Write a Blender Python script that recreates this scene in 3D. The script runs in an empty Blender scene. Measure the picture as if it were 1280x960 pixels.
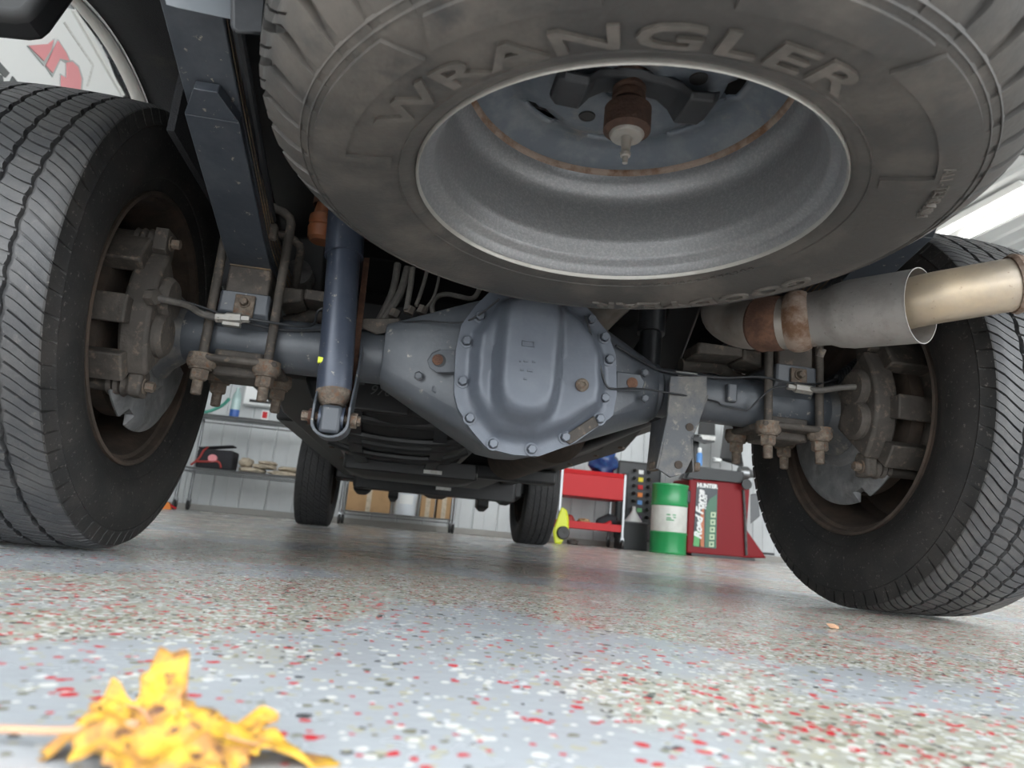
import bpy, bmesh, math, random
from mathutils import Vector, Matrix
random.seed(7)
R = math.radians
PI = math.pi

# ------------------------------------------------------------------ camera, world, exposure
sc = bpy.context.scene
COL = sc.collection
F_PX = 852.39
CAM = Vector((-0.2211, -1.3671, 0.1007))
YAW, PITCH, ROLL = R(8.2053), R(12.0308), R(5.1911)
fwd = Vector((math.sin(YAW) * math.cos(PITCH), math.cos(YAW) * math.cos(PITCH), math.sin(PITCH)))
rgt = Vector((math.cos(YAW), -math.sin(YAW), 0))
upv = rgt.cross(fwd)
right = rgt * math.cos(ROLL) + upv * math.sin(ROLL)
up = upv * math.cos(ROLL) - rgt * math.sin(ROLL)
camd = bpy.data.cameras.new('camera')
camd.sensor_width = 36.0
camd.lens = 36.0 * F_PX / 1280.0
camd.clip_start = 0.01
camd.dof.use_dof = True
camd.dof.focus_distance = 1.15
camd.dof.aperture_fstop = 7.0
cam = bpy.data.objects.new('camera', camd)
COL.objects.link(cam)
cam.matrix_world = Matrix(((right.x, up.x, -fwd.x, CAM.x), (right.y, up.y, -fwd.y, CAM.y),
                           (right.z, up.z, -fwd.z, CAM.z), (0, 0, 0, 1)))
sc.camera = cam

world = bpy.data.worlds.new('world')
sc.world = world
world.use_nodes = True
wb = world.node_tree.nodes['Background']
wb.inputs[0].default_value = (0.93, 0.97, 1.0, 1)     # even overcast sky outside the open bay doors
wb.inputs[1].default_value = 2.3
LAMP = 2.6                                            # fluorescent tubes of the ceiling fixtures
vs = sc.view_settings
vs.view_transform = 'Standard'
vs.look = 'None'
vs.exposure = 1.42
vs.gamma = 1.0
vs.use_curve_mapping = False


def A(x, y, **k):
    """World point on the sight line of pixel (x, y) at a known depth plane X=, Y= or Z=."""
    d = right * ((x - 640) / F_PX) + up * ((480 - y) / F_PX) + fwd
    (a, v), = k.items()
    i = 'XYZ'.index(a)
    return CAM + d * ((v - CAM[i]) / d[i])


# ------------------------------------------------------------------ materials
MATS = {}


def mat(name, col, rough=0.6, metal=0.0, col2=None, scale=8.0, lo=0.45, hi=0.65, bump=0.0, bscale=60.0,
        col3=None, scale3=25.0, lo3=0.6, hi3=0.7, emit=None, es=1.0, coat=0.0, trans=0.0, alpha=None, spec=None):
    m = bpy.data.materials.new(name)
    m.use_nodes = True
    nt = m.node_tree
    N, L = nt.nodes, nt.links
    b = N['Principled BSDF']
    b.inputs['Base Color'].default_value = (*col, 1)
    b.inputs['Roughness'].default_value = rough
    b.inputs['Metallic'].default_value = metal
    b.inputs['Coat Weight'].default_value = coat
    if spec is not None:
        b.inputs['Specular IOR Level'].default_value = spec
    if trans:
        b.inputs['Transmission Weight'].default_value = trans
    if emit:
        b.inputs['Emission Color'].default_value = (*emit, 1)
        b.inputs['Emission Strength'].default_value = es
    tc = N.new('ShaderNodeTexCoord')
    last = None

    def layer(prev, c, s, a, z, detail=6):
        n = N.new('ShaderNodeTexNoise')
        n.inputs['Scale'].default_value = s
        n.inputs['Detail'].default_value = detail
        n.inputs['Roughness'].default_value = 0.65
        L.new(tc.outputs['Object'], n.inputs['Vector'])
        r = N.new('ShaderNodeMapRange')
        r.inputs[1].default_value = a
        r.inputs[2].default_value = z
        L.new(n.outputs['Fac'], r.inputs[0])
        mx = N.new('ShaderNodeMix')
        mx.data_type = 'RGBA'
        L.new(r.outputs[0], mx.inputs[0])
        if prev is None:
            mx.inputs[6].default_value = (*col, 1)
        else:
            L.new(prev, mx.inputs[6])
        mx.inputs[7].default_value = (*c, 1)
        return mx.outputs[2]
    if col2:
        last = layer(last, col2, scale, lo, hi)
    if col3:
        last = layer(last, col3, scale3, lo3, hi3, 10)
    if last:
        L.new(last, b.inputs['Base Color'])
    if bump:
        n = N.new('ShaderNodeTexNoise')
        n.inputs['Scale'].default_value = bscale
        n.inputs['Detail'].default_value = 8
        L.new(tc.outputs['Object'], n.inputs['Vector'])
        bp = N.new('ShaderNodeBump')
        bp.inputs['Strength'].default_value = bump
        bp.inputs['Distance'].default_value = 0.004
        L.new(n.outputs['Fac'], bp.inputs['Height'])
        L.new(bp.outputs[0], b.inputs['Normal'])
    MATS[name] = m
    return m


mat('rubber', (0.042, 0.043, 0.046), 0.5, col2=(0.068, 0.067, 0.067), scale=14, bump=0.12, bscale=300,
    col3=(0.10, 0.095, 0.09), scale3=90, lo3=0.58, hi3=0.72)
mat('rubber_side', (0.017, 0.017, 0.017), 0.6, col2=(0.034, 0.031, 0.029), scale=9, bump=0.1, bscale=250,
    col3=(0.12, 0.11, 0.10), scale3=140, lo3=0.60, hi3=0.672)
mat('rubber_spare', (0.046, 0.0435, 0.041), 0.55, col2=(0.105, 0.094, 0.083), scale=5.5, bump=0.15, bscale=180,
    col3=(0.040, 0.040, 0.040), scale3=16, lo3=0.52, hi3=0.7)
mat('rubber_letter', (0.085, 0.078, 0.07), 0.55, col2=(0.13, 0.117, 0.104), scale=30, bump=0.1, bscale=180)
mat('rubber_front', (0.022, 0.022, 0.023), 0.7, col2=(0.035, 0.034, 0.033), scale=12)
mat('axle_paint', (0.060, 0.068, 0.080), 0.42, 0.1, col2=(0.085, 0.093, 0.105), scale=7, bump=0.1, bscale=120,
    col3=(0.26, 0.245, 0.22), scale3=55, lo3=0.63, hi3=0.70)
mat('axle_dust', (0.075, 0.08, 0.088), 0.55, 0.1, col2=(0.15, 0.14, 0.125), scale=14, bump=0.2, bscale=120,
    col3=(0.19, 0.175, 0.155), scale3=45, lo3=0.56, hi3=0.66)
mat('cover_paint', (0.098, 0.112, 0.138), 0.40, 0.15, col2=(0.12, 0.135, 0.16), scale=9, bump=0.08, bscale=160)
mat('spring_paint', (0.035, 0.042, 0.054), 0.38, 0.1, col2=(0.06, 0.068, 0.08), scale=8, bump=0.1, bscale=90,
    col3=(0.26, 0.24, 0.20), scale3=75, lo3=0.635, hi3=0.68)
mat('spring_edge', (0.10, 0.075, 0.05), 0.7, col2=(0.22, 0.15, 0.08), scale=30)
mat('cast_brown', (0.055, 0.048, 0.042), 0.75, 0.1, col2=(0.09, 0.078, 0.067), scale=18, bump=0.35, bscale=110,
    col3=(0.14, 0.11, 0.085), scale3=60, lo3=0.56, hi3=0.66)
mat('rust', (0.075, 0.036, 0.023), 0.85, 0.1, col2=(0.14, 0.07, 0.042), scale=35, bump=0.5, bscale=160,
    col3=(0.07, 0.035, 0.025), scale3=60, lo3=0.5, hi3=0.7)
mat('hoist_rust', (0.05, 0.027, 0.019), 0.85, 0.1, col2=(0.085, 0.045, 0.03), scale=40, bump=0.5, bscale=160)
mat('rust_nut', (0.11, 0.088, 0.07), 0.8, 0.2, col2=(0.20, 0.165, 0.13), scale=60, bump=0.5, bscale=220,
    col3=(0.16, 0.085, 0.05), scale3=80, lo3=0.52, hi3=0.66)
mat('dark_rust', (0.050, 0.038, 0.030), 0.8, 0.1, col2=(0.085, 0.06, 0.045), scale=14, bump=0.3, bscale=90)
mat('shield_grey', (0.16, 0.165, 0.17), 0.6, 0.3, col2=(0.23, 0.23, 0.23), scale=25, bump=0.2, bscale=160,
    col3=(0.10, 0.10, 0.10), scale3=20, lo3=0.5, hi3=0.7)
mat('rim_silver', (0.23, 0.235, 0.245), 0.38, 0.55, col2=(0.30, 0.305, 0.31), scale=260, bump=0.12, bscale=500)
mat('rim_bright', (0.42, 0.41, 0.385), 0.35, 0.5, col2=(0.38, 0.37, 0.34), scale=60)
mat('rim_blue', (0.10, 0.118, 0.14), 0.45, 0.3, col2=(0.15, 0.165, 0.18), scale=20, bump=0.1, bscale=200,
    col3=(0.30, 0.26, 0.20), scale3=12, lo3=0.58, hi3=0.8)
mat('weld_rust', (0.24, 0.185, 0.15), 0.75, 0.2, col2=(0.12, 0.062, 0.032), scale=22, lo=0.45, hi=0.6, bump=0.5, bscale=150)
mat('black_steel', (0.016, 0.018, 0.021), 0.45, 0.1, col2=(0.03, 0.032, 0.036), scale=12, bump=0.1, bscale=90)
mat('black_plastic', (0.010, 0.011, 0.012), 0.45, col2=(0.018, 0.018, 0.02), scale=6, bump=0.1, bscale=40)
mat('liner', (0.016, 0.017, 0.02), 0.9, col2=(0.04, 0.036, 0.03), scale=9, lo=0.55, hi=0.8, bump=0.6, bscale=300)
mat('frame_black', (0.007, 0.0075, 0.009), 0.5, col2=(0.014, 0.014, 0.014), scale=9)
mat('bracket_grey', (0.13, 0.145, 0.16), 0.5, 0.3, col2=(0.19, 0.20, 0.21), scale=9)
mat('shock_blue', (0.045, 0.056, 0.082), 0.35, 0.2, col2=(0.06, 0.072, 0.1), scale=12, bump=0.05,
    col3=(0.26, 0.25, 0.22), scale3=70, lo3=0.62, hi3=0.68)
mat('orange_rubber', (0.25, 0.085, 0.033), 0.55, col2=(0.17, 0.07, 0.035), scale=20)
mat('exhaust_steel', (0.30, 0.275, 0.25), 0.45, 0.55, col2=(0.22, 0.19, 0.165), scale=12, bump=0.15, bscale=90,
    col3=(0.14, 0.09, 0.06), scale3=70, lo3=0.62, hi3=0.75)
mat('exhaust_tail', (0.36, 0.31, 0.25), 0.42, 0.55, col2=(0.46, 0.37, 0.26), scale=7, bump=0.15, bscale=90,
    col3=(0.16, 0.10, 0.07), scale3=90, lo3=0.64, hi3=0.75)
mat('exhaust_sleeve', (0.36, 0.345, 0.33), 0.5, 0.5, col2=(0.28, 0.265, 0.25), scale=20, bump=0.2, bscale=120,
    col3=(0.16, 0.14, 0.13), scale3=120, lo3=0.62, hi3=0.72)
mat('galv', (0.30, 0.29, 0.27), 0.5, 0.4, col2=(0.30, 0.28, 0.25), scale=50, bump=0.3, bscale=200)
mat('hose', (0.05, 0.05, 0.05), 0.55, col2=(0.10, 0.095, 0.09), scale=30)
mat('hose_grey', (0.075, 0.07, 0.066), 0.6, col2=(0.12, 0.112, 0.10), scale=40)
mat('white_paint', (0.80, 0.80, 0.77), 0.3, coat=0.4)
mat('wall_white', (0.52, 0.54, 0.545), 0.45, col2=(0.46, 0.48, 0.485), scale=1.5)
mat('ceiling_white', (0.70, 0.71, 0.70), 0.5)
mat('baseboard_grey', (0.30, 0.29, 0.27), 0.6)
mat('chrome', (0.22, 0.225, 0.23), 0.3, 0.9)
mat('caster_black', (0.02, 0.02, 0.02), 0.5)
mat('cloth_tan', (0.55, 0.47, 0.36), 0.9, col2=(0.40, 0.34, 0.26), scale=25, bump=0.4, bscale=60)
mat('bag_black', (0.018, 0.018, 0.022), 0.8, bump=0.3, bscale=60)
mat('red_trim', (0.30, 0.035, 0.03), 0.6)
mat('red_cart', (0.48, 0.014, 0.018), 0.5, spec=.3)
mat('red_machine', (0.20, 0.003, 0.007), 0.5, spec=.3)
mat('cardboard', (0.42, 0.26, 0.13), 0.85, col2=(0.36, 0.22, 0.11), scale=9)
mat('bucket_white', (0.62, 0.66, 0.70), 0.4)
mat('paper_white', (0.78, 0.79, 0.78), 0.6)
mat('blue_plastic', (0.03, 0.10, 0.36), 0.4)
mat('clear_plastic', (0.55, 0.72, 0.70), 0.15, trans=0.45)
mat('green_hose', (0.07, 0.30, 0.22), 0.5)
mat('drum_green', (0.012, 0.26, 0.075), 0.35, coat=0.3)
mat('drum_white', (0.62, 0.62, 0.58), 0.45, col2=(0.52, 0.52, 0.48), scale=6)
mat('lime', (0.62, 0.68, 0.02), 0.4)
mat('blue_bag', (0.015, 0.035, 0.14), 0.25, col2=(0.02, 0.07, 0.2), scale=18, bump=0.8, bscale=30)
mat('dark_grey', (0.028, 0.03, 0.032), 0.5)
mat('mid_grey', (0.11, 0.115, 0.12), 0.45)
mat('tag_yellow', (0.75, 0.62, 0.02), 0.5)
mat('tag_orange', (0.75, 0.22, 0.03), 0.5)
mat('tag_blue', (0.12, 0.30, 0.65), 0.5)
mat('tag_purple', (0.12, 0.05, 0.14), 0.5)
mat('decal_dark', (0.012, 0.022, 0.03), 0.35)
mat('decal_green', (0.02, 0.12, 0.06), 0.35)
mat('decal_lime', (0.07, 0.34, 0.09), 0.35)
mat('decal_orange', (0.45, 0.12, 0.03), 0.35)
mat('decal_icon', (0.45, 0.55, 0.36), 0.4)
mat('sign_red', (0.72, 0.26, 0.28), 0.4)
mat('sign_grey', (0.40, 0.44, 0.44), 0.4)
mat('sign_dark', (0.09, 0.10, 0.10), 0.4)
mat('shutter_dark', (0.05, 0.055, 0.065), 0.5)
mat('sticker', (0.66, 0.66, 0.64), 0.6, col2=(0.5, 0.49, 0.46), scale=40)
mat('ink', (0.02, 0.02, 0.02), 0.6)
mat('chalk_mark', (0.10, 0.10, 0.10), 0.8)
mat('yellow_dab', (0.62, 0.70, 0.03), 0.5)
mat('tube_light', (0.9, 0.9, 0.9), 0.5, emit=(1.0, 0.98, 0.93), es=LAMP)
mat('concrete', (0.42, 0.41, 0.39), 0.9, col2=(0.36, 0.35, 0.33), scale=3)
mat('leaf_yellow', (0.62, 0.36, 0.035), 0.65, col2=(0.40, 0.19, 0.06), scale=75, lo=0.44, hi=0.60,
    col3=(0.12, 0.055, 0.035), scale3=120, lo3=0.55, hi3=0.62, bump=0.6, bscale=170)
mat('leaf_stem', (0.50, 0.29, 0.18), 0.6)


def floor_material():
    m = bpy.data.materials.new('flake_epoxy')
    m.use_nodes = True
    nt = m.node_tree
    N, L = nt.nodes, nt.links
    b = N['Principled BSDF']
    tc = N.new('ShaderNodeTexCoord')

    def noise(scale, detail=4, rough=.5):
        n = N.new('ShaderNodeTexNoise')
        n.inputs['Scale'].default_value = scale
        n.inputs['Detail'].default_value = detail
        n.inputs['Roughness'].default_value = rough
        L.new(tc.outputs['Object'], n.inputs['Vector'])
        return n

    def rng(src, a, z, c=0., d=1.):
        r = N.new('ShaderNodeMapRange')
        for i, v in ((1, a), (2, z), (3, c), (4, d)):
            r.inputs[i].default_value = v
        L.new(src, r.inputs[0])
        return r.outputs[0]

    def mix(fac, a, c):
        x = N.new('ShaderNodeMix')
        x.data_type = 'RGBA'
        if isinstance(fac, float):
            x.inputs[0].default_value = fac
        else:
            L.new(fac, x.inputs[0])
        for i, v in ((6, a), (7, c)):
            if isinstance(v, tuple):
                x.inputs[i].default_value = (*v, 1)
            else:
                L.new(v, x.inputs[i])
        return x.outputs[2]

    def math_(op, a, c):
        x = N.new('ShaderNodeMath')
        x.operation = op
        for i, v in ((0, a), (1, c)):
            if isinstance(v, float):
                x.inputs[i].default_value = v
            else:
                L.new(v, x.inputs[i])
        return x.outputs[0]

    def flakes(scale, seed):
        mp = N.new('ShaderNodeMapping')
        mp.inputs['Location'].default_value = (seed * 3.1, seed * 1.7, 0)
        mp.inputs['Rotation'].default_value = (0, 0, seed)
        L.new(tc.outputs['Object'], mp.inputs['Vector'])
        # jagged chips: warp a little
        v = N.new('ShaderNodeTexVoronoi')
        v.voronoi_dimensions = '2D'
        v.inputs['Scale'].default_value = scale
        L.new(mp.outputs[0], v.inputs['Vector'])
        s = N.new('ShaderNodeSeparateColor')
        L.new(v.outputs['Color'], s.inputs[0])
        return s.outputs[0], s.outputs[1], v.outputs['Distance']
    big = noise(1.9, 3, .55)
    dense = rng(big.outputs['Fac'], .43, .49)           # beige chip-rich areas, bare blue-grey elsewhere
    base = mix(noise(14).outputs['Fac'], (0.44, 0.47, 0.50), (0.49, 0.52, 0.55))
    beige = mix(rng(noise(90, 6).outputs['Fac'], .4, .6), (0.43, 0.43, 0.355), (0.52, 0.51, 0.43))
    base = mix(math_('MULTIPLY', dense, .85), base, beige)
    for sc_, seed, frac in ((90., 1., .26), (130., 2., .28), (200., 3., .34)):
        r, g, d = flakes(sc_, seed)
        thr = math_('ADD', math_('MULTIPLY', dense, frac), frac * .45)
        on = math_('LESS_THAN', r, thr)
        on = math_('MULTIPLY', on, math_('LESS_THAN', d, .40))
        ramp = N.new('ShaderNodeValToRGB')
        ramp.color_ramp.interpolation = 'CONSTANT'
        e = ramp.color_ramp.elements
        e[0].position = 0
        e[0].color = (0.82, 0.82, 0.78, 1)
        e[1].position = .26
        e[1].color = (0.50, 0.49, 0.38, 1)
        for p, c in ((.54, (0.62, 0.05, 0.06)), (.73, (0.07, 0.072, 0.075)), (.80, (0.25, 0.25, 0.19)), (.92, (0.75, 0.77, 0.79))):
            q = e.new(p)
            q.color = (*c, 1)
        L.new(g, ramp.inputs[0])
        base = mix(on, base, ramp.outputs[0])
    L.new(base, b.inputs['Base Color'])
    L.new(rng(noise(5, 6, .6).outputs['Fac'], .3, .7, .16, .34), b.inputs['Roughness'])
    b.inputs['Specular IOR Level'].default_value = 0.6
    bp = N.new('ShaderNodeBump')
    bp.inputs['Strength'].default_value = 0.22
    bp.inputs['Distance'].default_value = 0.0025
    L.new(noise(110, 5, .6).outputs['Fac'], bp.inputs['Height'])
    L.new(bp.outputs[0], b.inputs['Normal'])
    MATS['floor'] = m


floor_material()


# ------------------------------------------------------------------ geometry helpers
def V(*a):
    return Vector(a)


class MB:
    def __init__(self):
        self.v = []
        self.f = []

    def add(self, vs, fs):
        o = len(self.v)
        self.v += [tuple(p) for p in vs]
        self.f += [tuple(i + o for i in f) for f in fs]
        return self

    def box(self, c, s, rot=None):
        M = rot or Matrix.Identity(3)
        c = Vector(c)
        vs = [c + M @ Vector((sx * s[0] / 2, sy * s[1] / 2, sz * s[2] / 2))
              for sx in (-1, 1) for sy in (-1, 1) for sz in (-1, 1)]
        return self.add(vs, [(0, 1, 3, 2), (4, 6, 7, 5), (0, 4, 5, 1), (2, 3, 7, 6), (0, 2, 6, 4), (1, 5, 7, 3)])

    def tube(self, pts, r, n=16, caps=True):
        pts = [Vector(p) for p in pts]
        rs = r if isinstance(r, (list, tuple)) else [r] * len(pts)
        t0 = (pts[1] - pts[0]).normalized()
        ref = Vector((0, 0, 1)) if abs(t0.z) < .9 else Vector((1, 0, 0))
        nrm = (ref - t0 * ref.dot(t0)).normalized()
        vs = []
        for i, p in enumerate(pts):
            a = pts[max(i - 1, 0)]
            b = pts[min(i + 1, len(pts) - 1)]
            t = (b - a)
            t = t.normalized() if t.length > 1e-9 else t0
            nrm = (nrm - t * nrm.dot(t)).normalized()
            bi = t.cross(nrm)
            for k in range(n):
                w = 2 * PI * k / n
                vs.append(p + (nrm * math.cos(w) + bi * math.sin(w)) * rs[i])
        fs = [(i * n + k, i * n + (k + 1) % n, (i + 1) * n + (k + 1) % n, (i + 1) * n + k)
              for i in range(len(pts) - 1) for k in range(n)]
        if caps:
            fs.append(tuple(range(n))[::-1])
            fs.append(tuple((len(pts) - 1) * n + k for k in range(n)))
        return self.add(vs, fs)

    def lathe(self, prof, c, axis, n=48, a0=0., a1=2 * PI, closed=False):
        """prof: list of (distance along axis, radius)."""
        ax = Vector(axis).normalized()
        ref = Vector((0, 0, 1)) if abs(ax.z) < .9 else Vector((0, 1, 0))
        u = (ref - ax * ref.dot(ax)).normalized()
        w = ax.cross(u)
        c = Vector(c)
        full = abs(a1 - a0 - 2 * PI) < 1e-6
        m = n if full else n + 1
        vs = []
        for h, r in prof:
            for k in range(m):
                t = a0 + (a1 - a0) * k / n
                vs.append(c + ax * h + (u * math.cos(t) + w * math.sin(t)) * r)
        np_ = len(prof)
        fs = []
        for i in range(np_ if closed else np_ - 1):
            j = (i + 1) % np_
            for k in range(n):
                k2 = (k + 1) % m
                fs.append((i * m + k, i * m + k2, j * m + k2, j * m + k))
        if closed and not full:
            fs.append(tuple(i * m for i in range(np_)))
            fs.append(tuple(i * m + n for i in range(np_))[::-1])
        return self.add(vs, fs)

    def prism(self, poly, vec):
        vec = Vector(vec)
        n = len(poly)
        poly = [Vector(p) for p in poly]
        vs = poly + [p + vec for p in poly]
        fs = [tuple(range(n))[::-1], tuple(range(n, 2 * n))] + [(k, (k + 1) % n, n + (k + 1) % n, n + k) for k in range(n)]
        return self.add(vs, fs)

    def hull(self, pts):
        bm = bmesh.new()
        for p in pts:
            bm.verts.new(p)
        r = bmesh.ops.convex_hull(bm, input=bm.verts)
        dead = [g for g in r['geom_interior'] if isinstance(g, bmesh.types.BMVert)]
        if dead:
            bmesh.ops.delete(bm, geom=list(set(dead)), context='VERTS')
        bm.verts.index_update()
        bm.verts.ensure_lookup_table()
        self.add([v.co.copy() for v in bm.verts], [tuple(v.index for v in f.verts) for f in bm.faces])
        bm.free()
        return self

    def strip(self, curve, x, width, th):
        """flat leaf bar: curve [(y, z)] of its underside, centred on x."""
        vs, fs = [], []
        n = len(curve)
        for i, (y, z) in enumerate(curve):
            a, b = curve[max(i - 1, 0)], curve[min(i + 1, n - 1)]
            t = Vector((0, b[0] - a[0], b[1] - a[1])).normalized()
            nn = Vector((0, -t.z, t.y))
            if nn.z < 0:
                nn = -nn
            p = Vector((x, y, z))
            for sx, h in ((-1, 0), (1, 0), (1, th), (-1, th)):
                vs.append(p + Vector((sx * width / 2, 0, 0)) + nn * h)
        for i in range(n - 1):
            for k in range(4):
                fs.append((i * 4 + k, i * 4 + (k + 1) % 4, i * 4 + 4 + (k + 1) % 4, i * 4 + 4 + k))
        fs += [(3, 2, 1, 0), tuple((n - 1) * 4 + k for k in range(4))]
        return self.add(vs, fs)

    def mesh(self, name, m, ang=35, recalc=True):
        me = bpy.data.meshes.new(name)
        me.from_pydata([tuple(p) for p in self.v], [], self.f)
        if recalc:
            bm = bmesh.new()
            bm.from_mesh(me)
            bmesh.ops.recalc_face_normals(bm, faces=bm.faces)
            bm.to_mesh(me)
            bm.free()
        if m:
            me.materials.append(MATS[m])
        me.polygons.foreach_set('use_smooth', [True] * len(me.polygons))
        me.set_sharp_from_angle(angle=R(ang))
        me.update()
        return me

    def build(self, name, m, parent=None, bevel=0, ang=35, recalc=True, seg=2, sub=0):
        return link(name, self.mesh(name, m, ang, recalc), parent, bevel, seg, sub)


def link(name, me, parent=None, bevel=0, seg=2, sub=0, loc=None, rot=None):
    o = bpy.data.objects.new(name, me)
    COL.objects.link(o)
    if parent is not None:
        o.parent = parent
        if parent.type == 'EMPTY':
            o.matrix_parent_inverse = Matrix.Translation(parent.location).inverted()
        elif 'off' in parent:
            pass
    if loc is not None:
        o.location = loc
    if rot is not None:
        o.rotation_euler = rot
    if bevel:
        md = o.modifiers.new('bevel', 'BEVEL')
        md.width = bevel
        md.segments = seg
        md.limit_method = 'ANGLE'
        md.angle_limit = R(40)
    if sub:
        md = o.modifiers.new('sub', 'SUBSURF')
        md.levels = md.render_levels = sub
    return o


def tag(o, label=None, cat=None, group=None, kind=None):
    if label:
        o['label'] = label
    if cat:
        o['category'] = cat
    if group:
        o['group'] = group
    if kind:
        o['kind'] = kind
    return o


def thing(name, loc, label, cat, group=None):
    o = bpy.data.objects.new(name, None)
    COL.objects.link(o)
    o.empty_display_size = .05
    o.location = loc
    return tag(o, label, cat, group)


def structure(o):
    o['kind'] = 'structure'
    return o


def text_geo(s, size, shear=0., bold=0., spacing=1.0, res=3):
    cu = bpy.data.curves.new('txt', 'FONT')
    cu.body = s
    cu.size = size
    cu.shear = shear
    cu.offset = bold
    cu.space_character = spacing
    cu.resolution_u = res
    cu.align_x = 'CENTER'
    cu.align_y = 'CENTER'
    o = bpy.data.objects.new('txt', cu)
    COL.objects.link(o)
    dg = bpy.context.evaluated_depsgraph_get()
    dg.update()
    me = bpy.data.meshes.new_from_object(o.evaluated_get(dg))
    vs = [v.co.copy() for v in me.vertices]
    fs = [tuple(p.vertices) for p in me.polygons]
    bpy.data.objects.remove(o)
    bpy.data.curves.remove(cu)
    bpy.data.meshes.remove(me)
    return vs, fs


def raise_text(s, size, fn, h, **k):
    """extruded lettering; fn(u, v, w) places it, w runs 0..h out of the surface."""
    vs, fs = text_geo(s, size, **k)
    n = len(vs)
    mb = MB()
    ed = {}
    for f in fs:
        for a, b in zip(f, f[1:] + f[:1]):
            key = (min(a, b), max(a, b))
            ed[key] = None if key in ed else (a, b)
    V2 = [fn(p.x, p.y, 0.) for p in vs] + [fn(p.x, p.y, h) for p in vs]
    F2 = [tuple(i + n for i in f) for f in fs]
    F2 += [(a, b, b + n, a + n) for e in ed.values() if e for a, b in [e]]
    mb.add(V2, F2)
    return mb


def smooth_pts(pts, k=6):
    pts = [Vector(p) for p in pts]
    out = []
    for i in range(len(pts) - 1):
        p0, p1, p2, p3 = pts[max(i - 1, 0)], pts[i], pts[i + 1], pts[min(i + 2, len(pts) - 1)]
        for j in range(k):
            t = j / k
            out.append(.5 * ((2 * p1) + (p2 - p0) * t + (2 * p0 - 5 * p1 + 4 * p2 - p3) * t * t
                             + (3 * p1 - p0 - 3 * p2 + p3) * t ** 3))
    out.append(pts[-1])
    return out


def hex_bolt(r, h):
    mb = MB()
    mb.lathe([(0, 0.0001), (0, r * 1.45), (h * .22, r * 1.45), (h * .24, r * 1.08)], (0, 0, 0), (0, -1, 0), 16)
    mb.lathe([(h * .24, r), (h * .9, r), (h, r * .85), (h, 0.0001)], (0, 0, 0), (0, -1, 0), 6)
    return mb


# ------------------------------------------------------------------ the room
WY = 6.95      # front wall
XL, XR, YB, HC = -2.95, 9.0, -2.1, 4.2
o = MB().box(((XL + XR) / 2, (YB + WY) / 2, -.05), (XR - XL, WY - YB, .1)).build('floor', 'floor')
structure(o)
o = MB().box(((XL + XR) / 2, YB - 7, -.06), (40, 14, .1)).build('driveway', 'concrete')
structure(o)
wall_f = structure(MB().box(((XL + XR) / 2, WY + .05, HC / 2), (XR - XL + .2, .06, HC)).build('wall_front', 'wall_white'))
wall_l = structure(MB().box((XL - .05, (YB + WY) / 2, HC / 2), (.06, WY - YB, HC)).build('wall_left', 'wall_white'))
structure(MB().box((XR + .05, (YB + WY) / 2, HC / 2), (.06, WY - YB, HC)).build('wall_right', 'wall_white'))
# back wall: wide open bay doors leave only the header and two jambs
wb_ = MB().box(((XL + XR) / 2, YB, HC - .12), (XR - XL, .12, .24))
structure(wb_.build('wall_back', 'wall_white'))
# ribbed sheet ceiling
mb = MB()
xs = []
x = XL
while x < XR:
    xs += [(x, 0), (x + .20, 0), (x + .22, .025), (x + .25, .025), (x + .27, 0)]
    x += .27
vs_, fs_ = [], []
for i, (x, z) in enumerate(xs):
    vs_ += [(x, YB, HC - z), (x, WY, HC - z)]
    if i:
        fs_.append((2 * i - 2, 2 * i, 2 * i + 1, 2 * i - 1))
mb.add(vs_, fs_)
mb.box(((XL + XR) / 2, (YB + WY) / 2, HC + .06), (XR - XL, WY - YB, .04))
structure(mb.build('ceiling', 'ceiling_white', recalc=False, ang=20))
# front wall sheet panels with seams
pm = MB()
pm.prism([(0, 0, 0), (.012, -.012, 0), (.286, -.012, 0), (.298, 0, 0)], (0, 0, HC))
pm.box((.149, -.014, HC / 2), (.02, .012, HC))
pme = pm.mesh('wall_panel', 'wall_white')
k = 0
x = XL
while x < 5.9:
    link('wall_panel', pme, wall_f, loc=(x, WY + .02, 0))
    x += .30
structure(MB().box(((XL + XR) / 2, WY - .015, .035), (XR - XL, .03, .07)).build('baseboard_front', 'baseboard_grey', bevel=.006))

# ceiling fixtures: two tubes in a white channel
fx = [(-1.5, 2.0), (-1.5, 5.3), (2.4, 5.3), (6.05, 4.95), (6.05, 1.2), (2.4, -1.2), (8.2, 3.2)]
where = ['above the left wall banner', 'over the wire cart corner', 'over the red tool cart',
         'seen at the right edge above the right rear tire', 'right of the truck over the middle of the next bay',
         'behind the truck over the bay entry', 'close to the right wall']
for (x, y), w in zip(fx, where):
    t = thing('ceiling_light', (x, y, HC - .12), 'white twin tube fluorescent fixture ' + w, 'ceiling light', 'ceiling fluorescent fixtures')
    h = MB().prism([(x - .26, y - .62, HC - .03), (x + .26, y - .62, HC - .03), (x + .20, y - .62, HC - .075), (x - .20, y - .62, HC - .075)], (0, 1.24, 0))
    h.build('housing', 'white_paint', t)
    for s in (-1, 1):
        MB().tube([(x + s * .15, y - .60, HC - .115), (x + s * .15, y + .60, HC - .115)], .026, 12).build('tube', 'tube_light', t)

# banner and dark roller shutter on the left wall, seen over the left rear tire
LX = XL + .04
bn = thing('wall_banner', (LX, 3.0, 2.4), 'white wall banner with red and grey lettering above the left rear tire', 'banner')


def LW(x, y, d=0.):
    return A(x, y, X=LX + d)


def lpoly(pts, d, name, m, th=.006):
    MB().prism([LW(x, y, d) for x, y in pts], (th, 0, 0)).build(name, m, bn)


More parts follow.
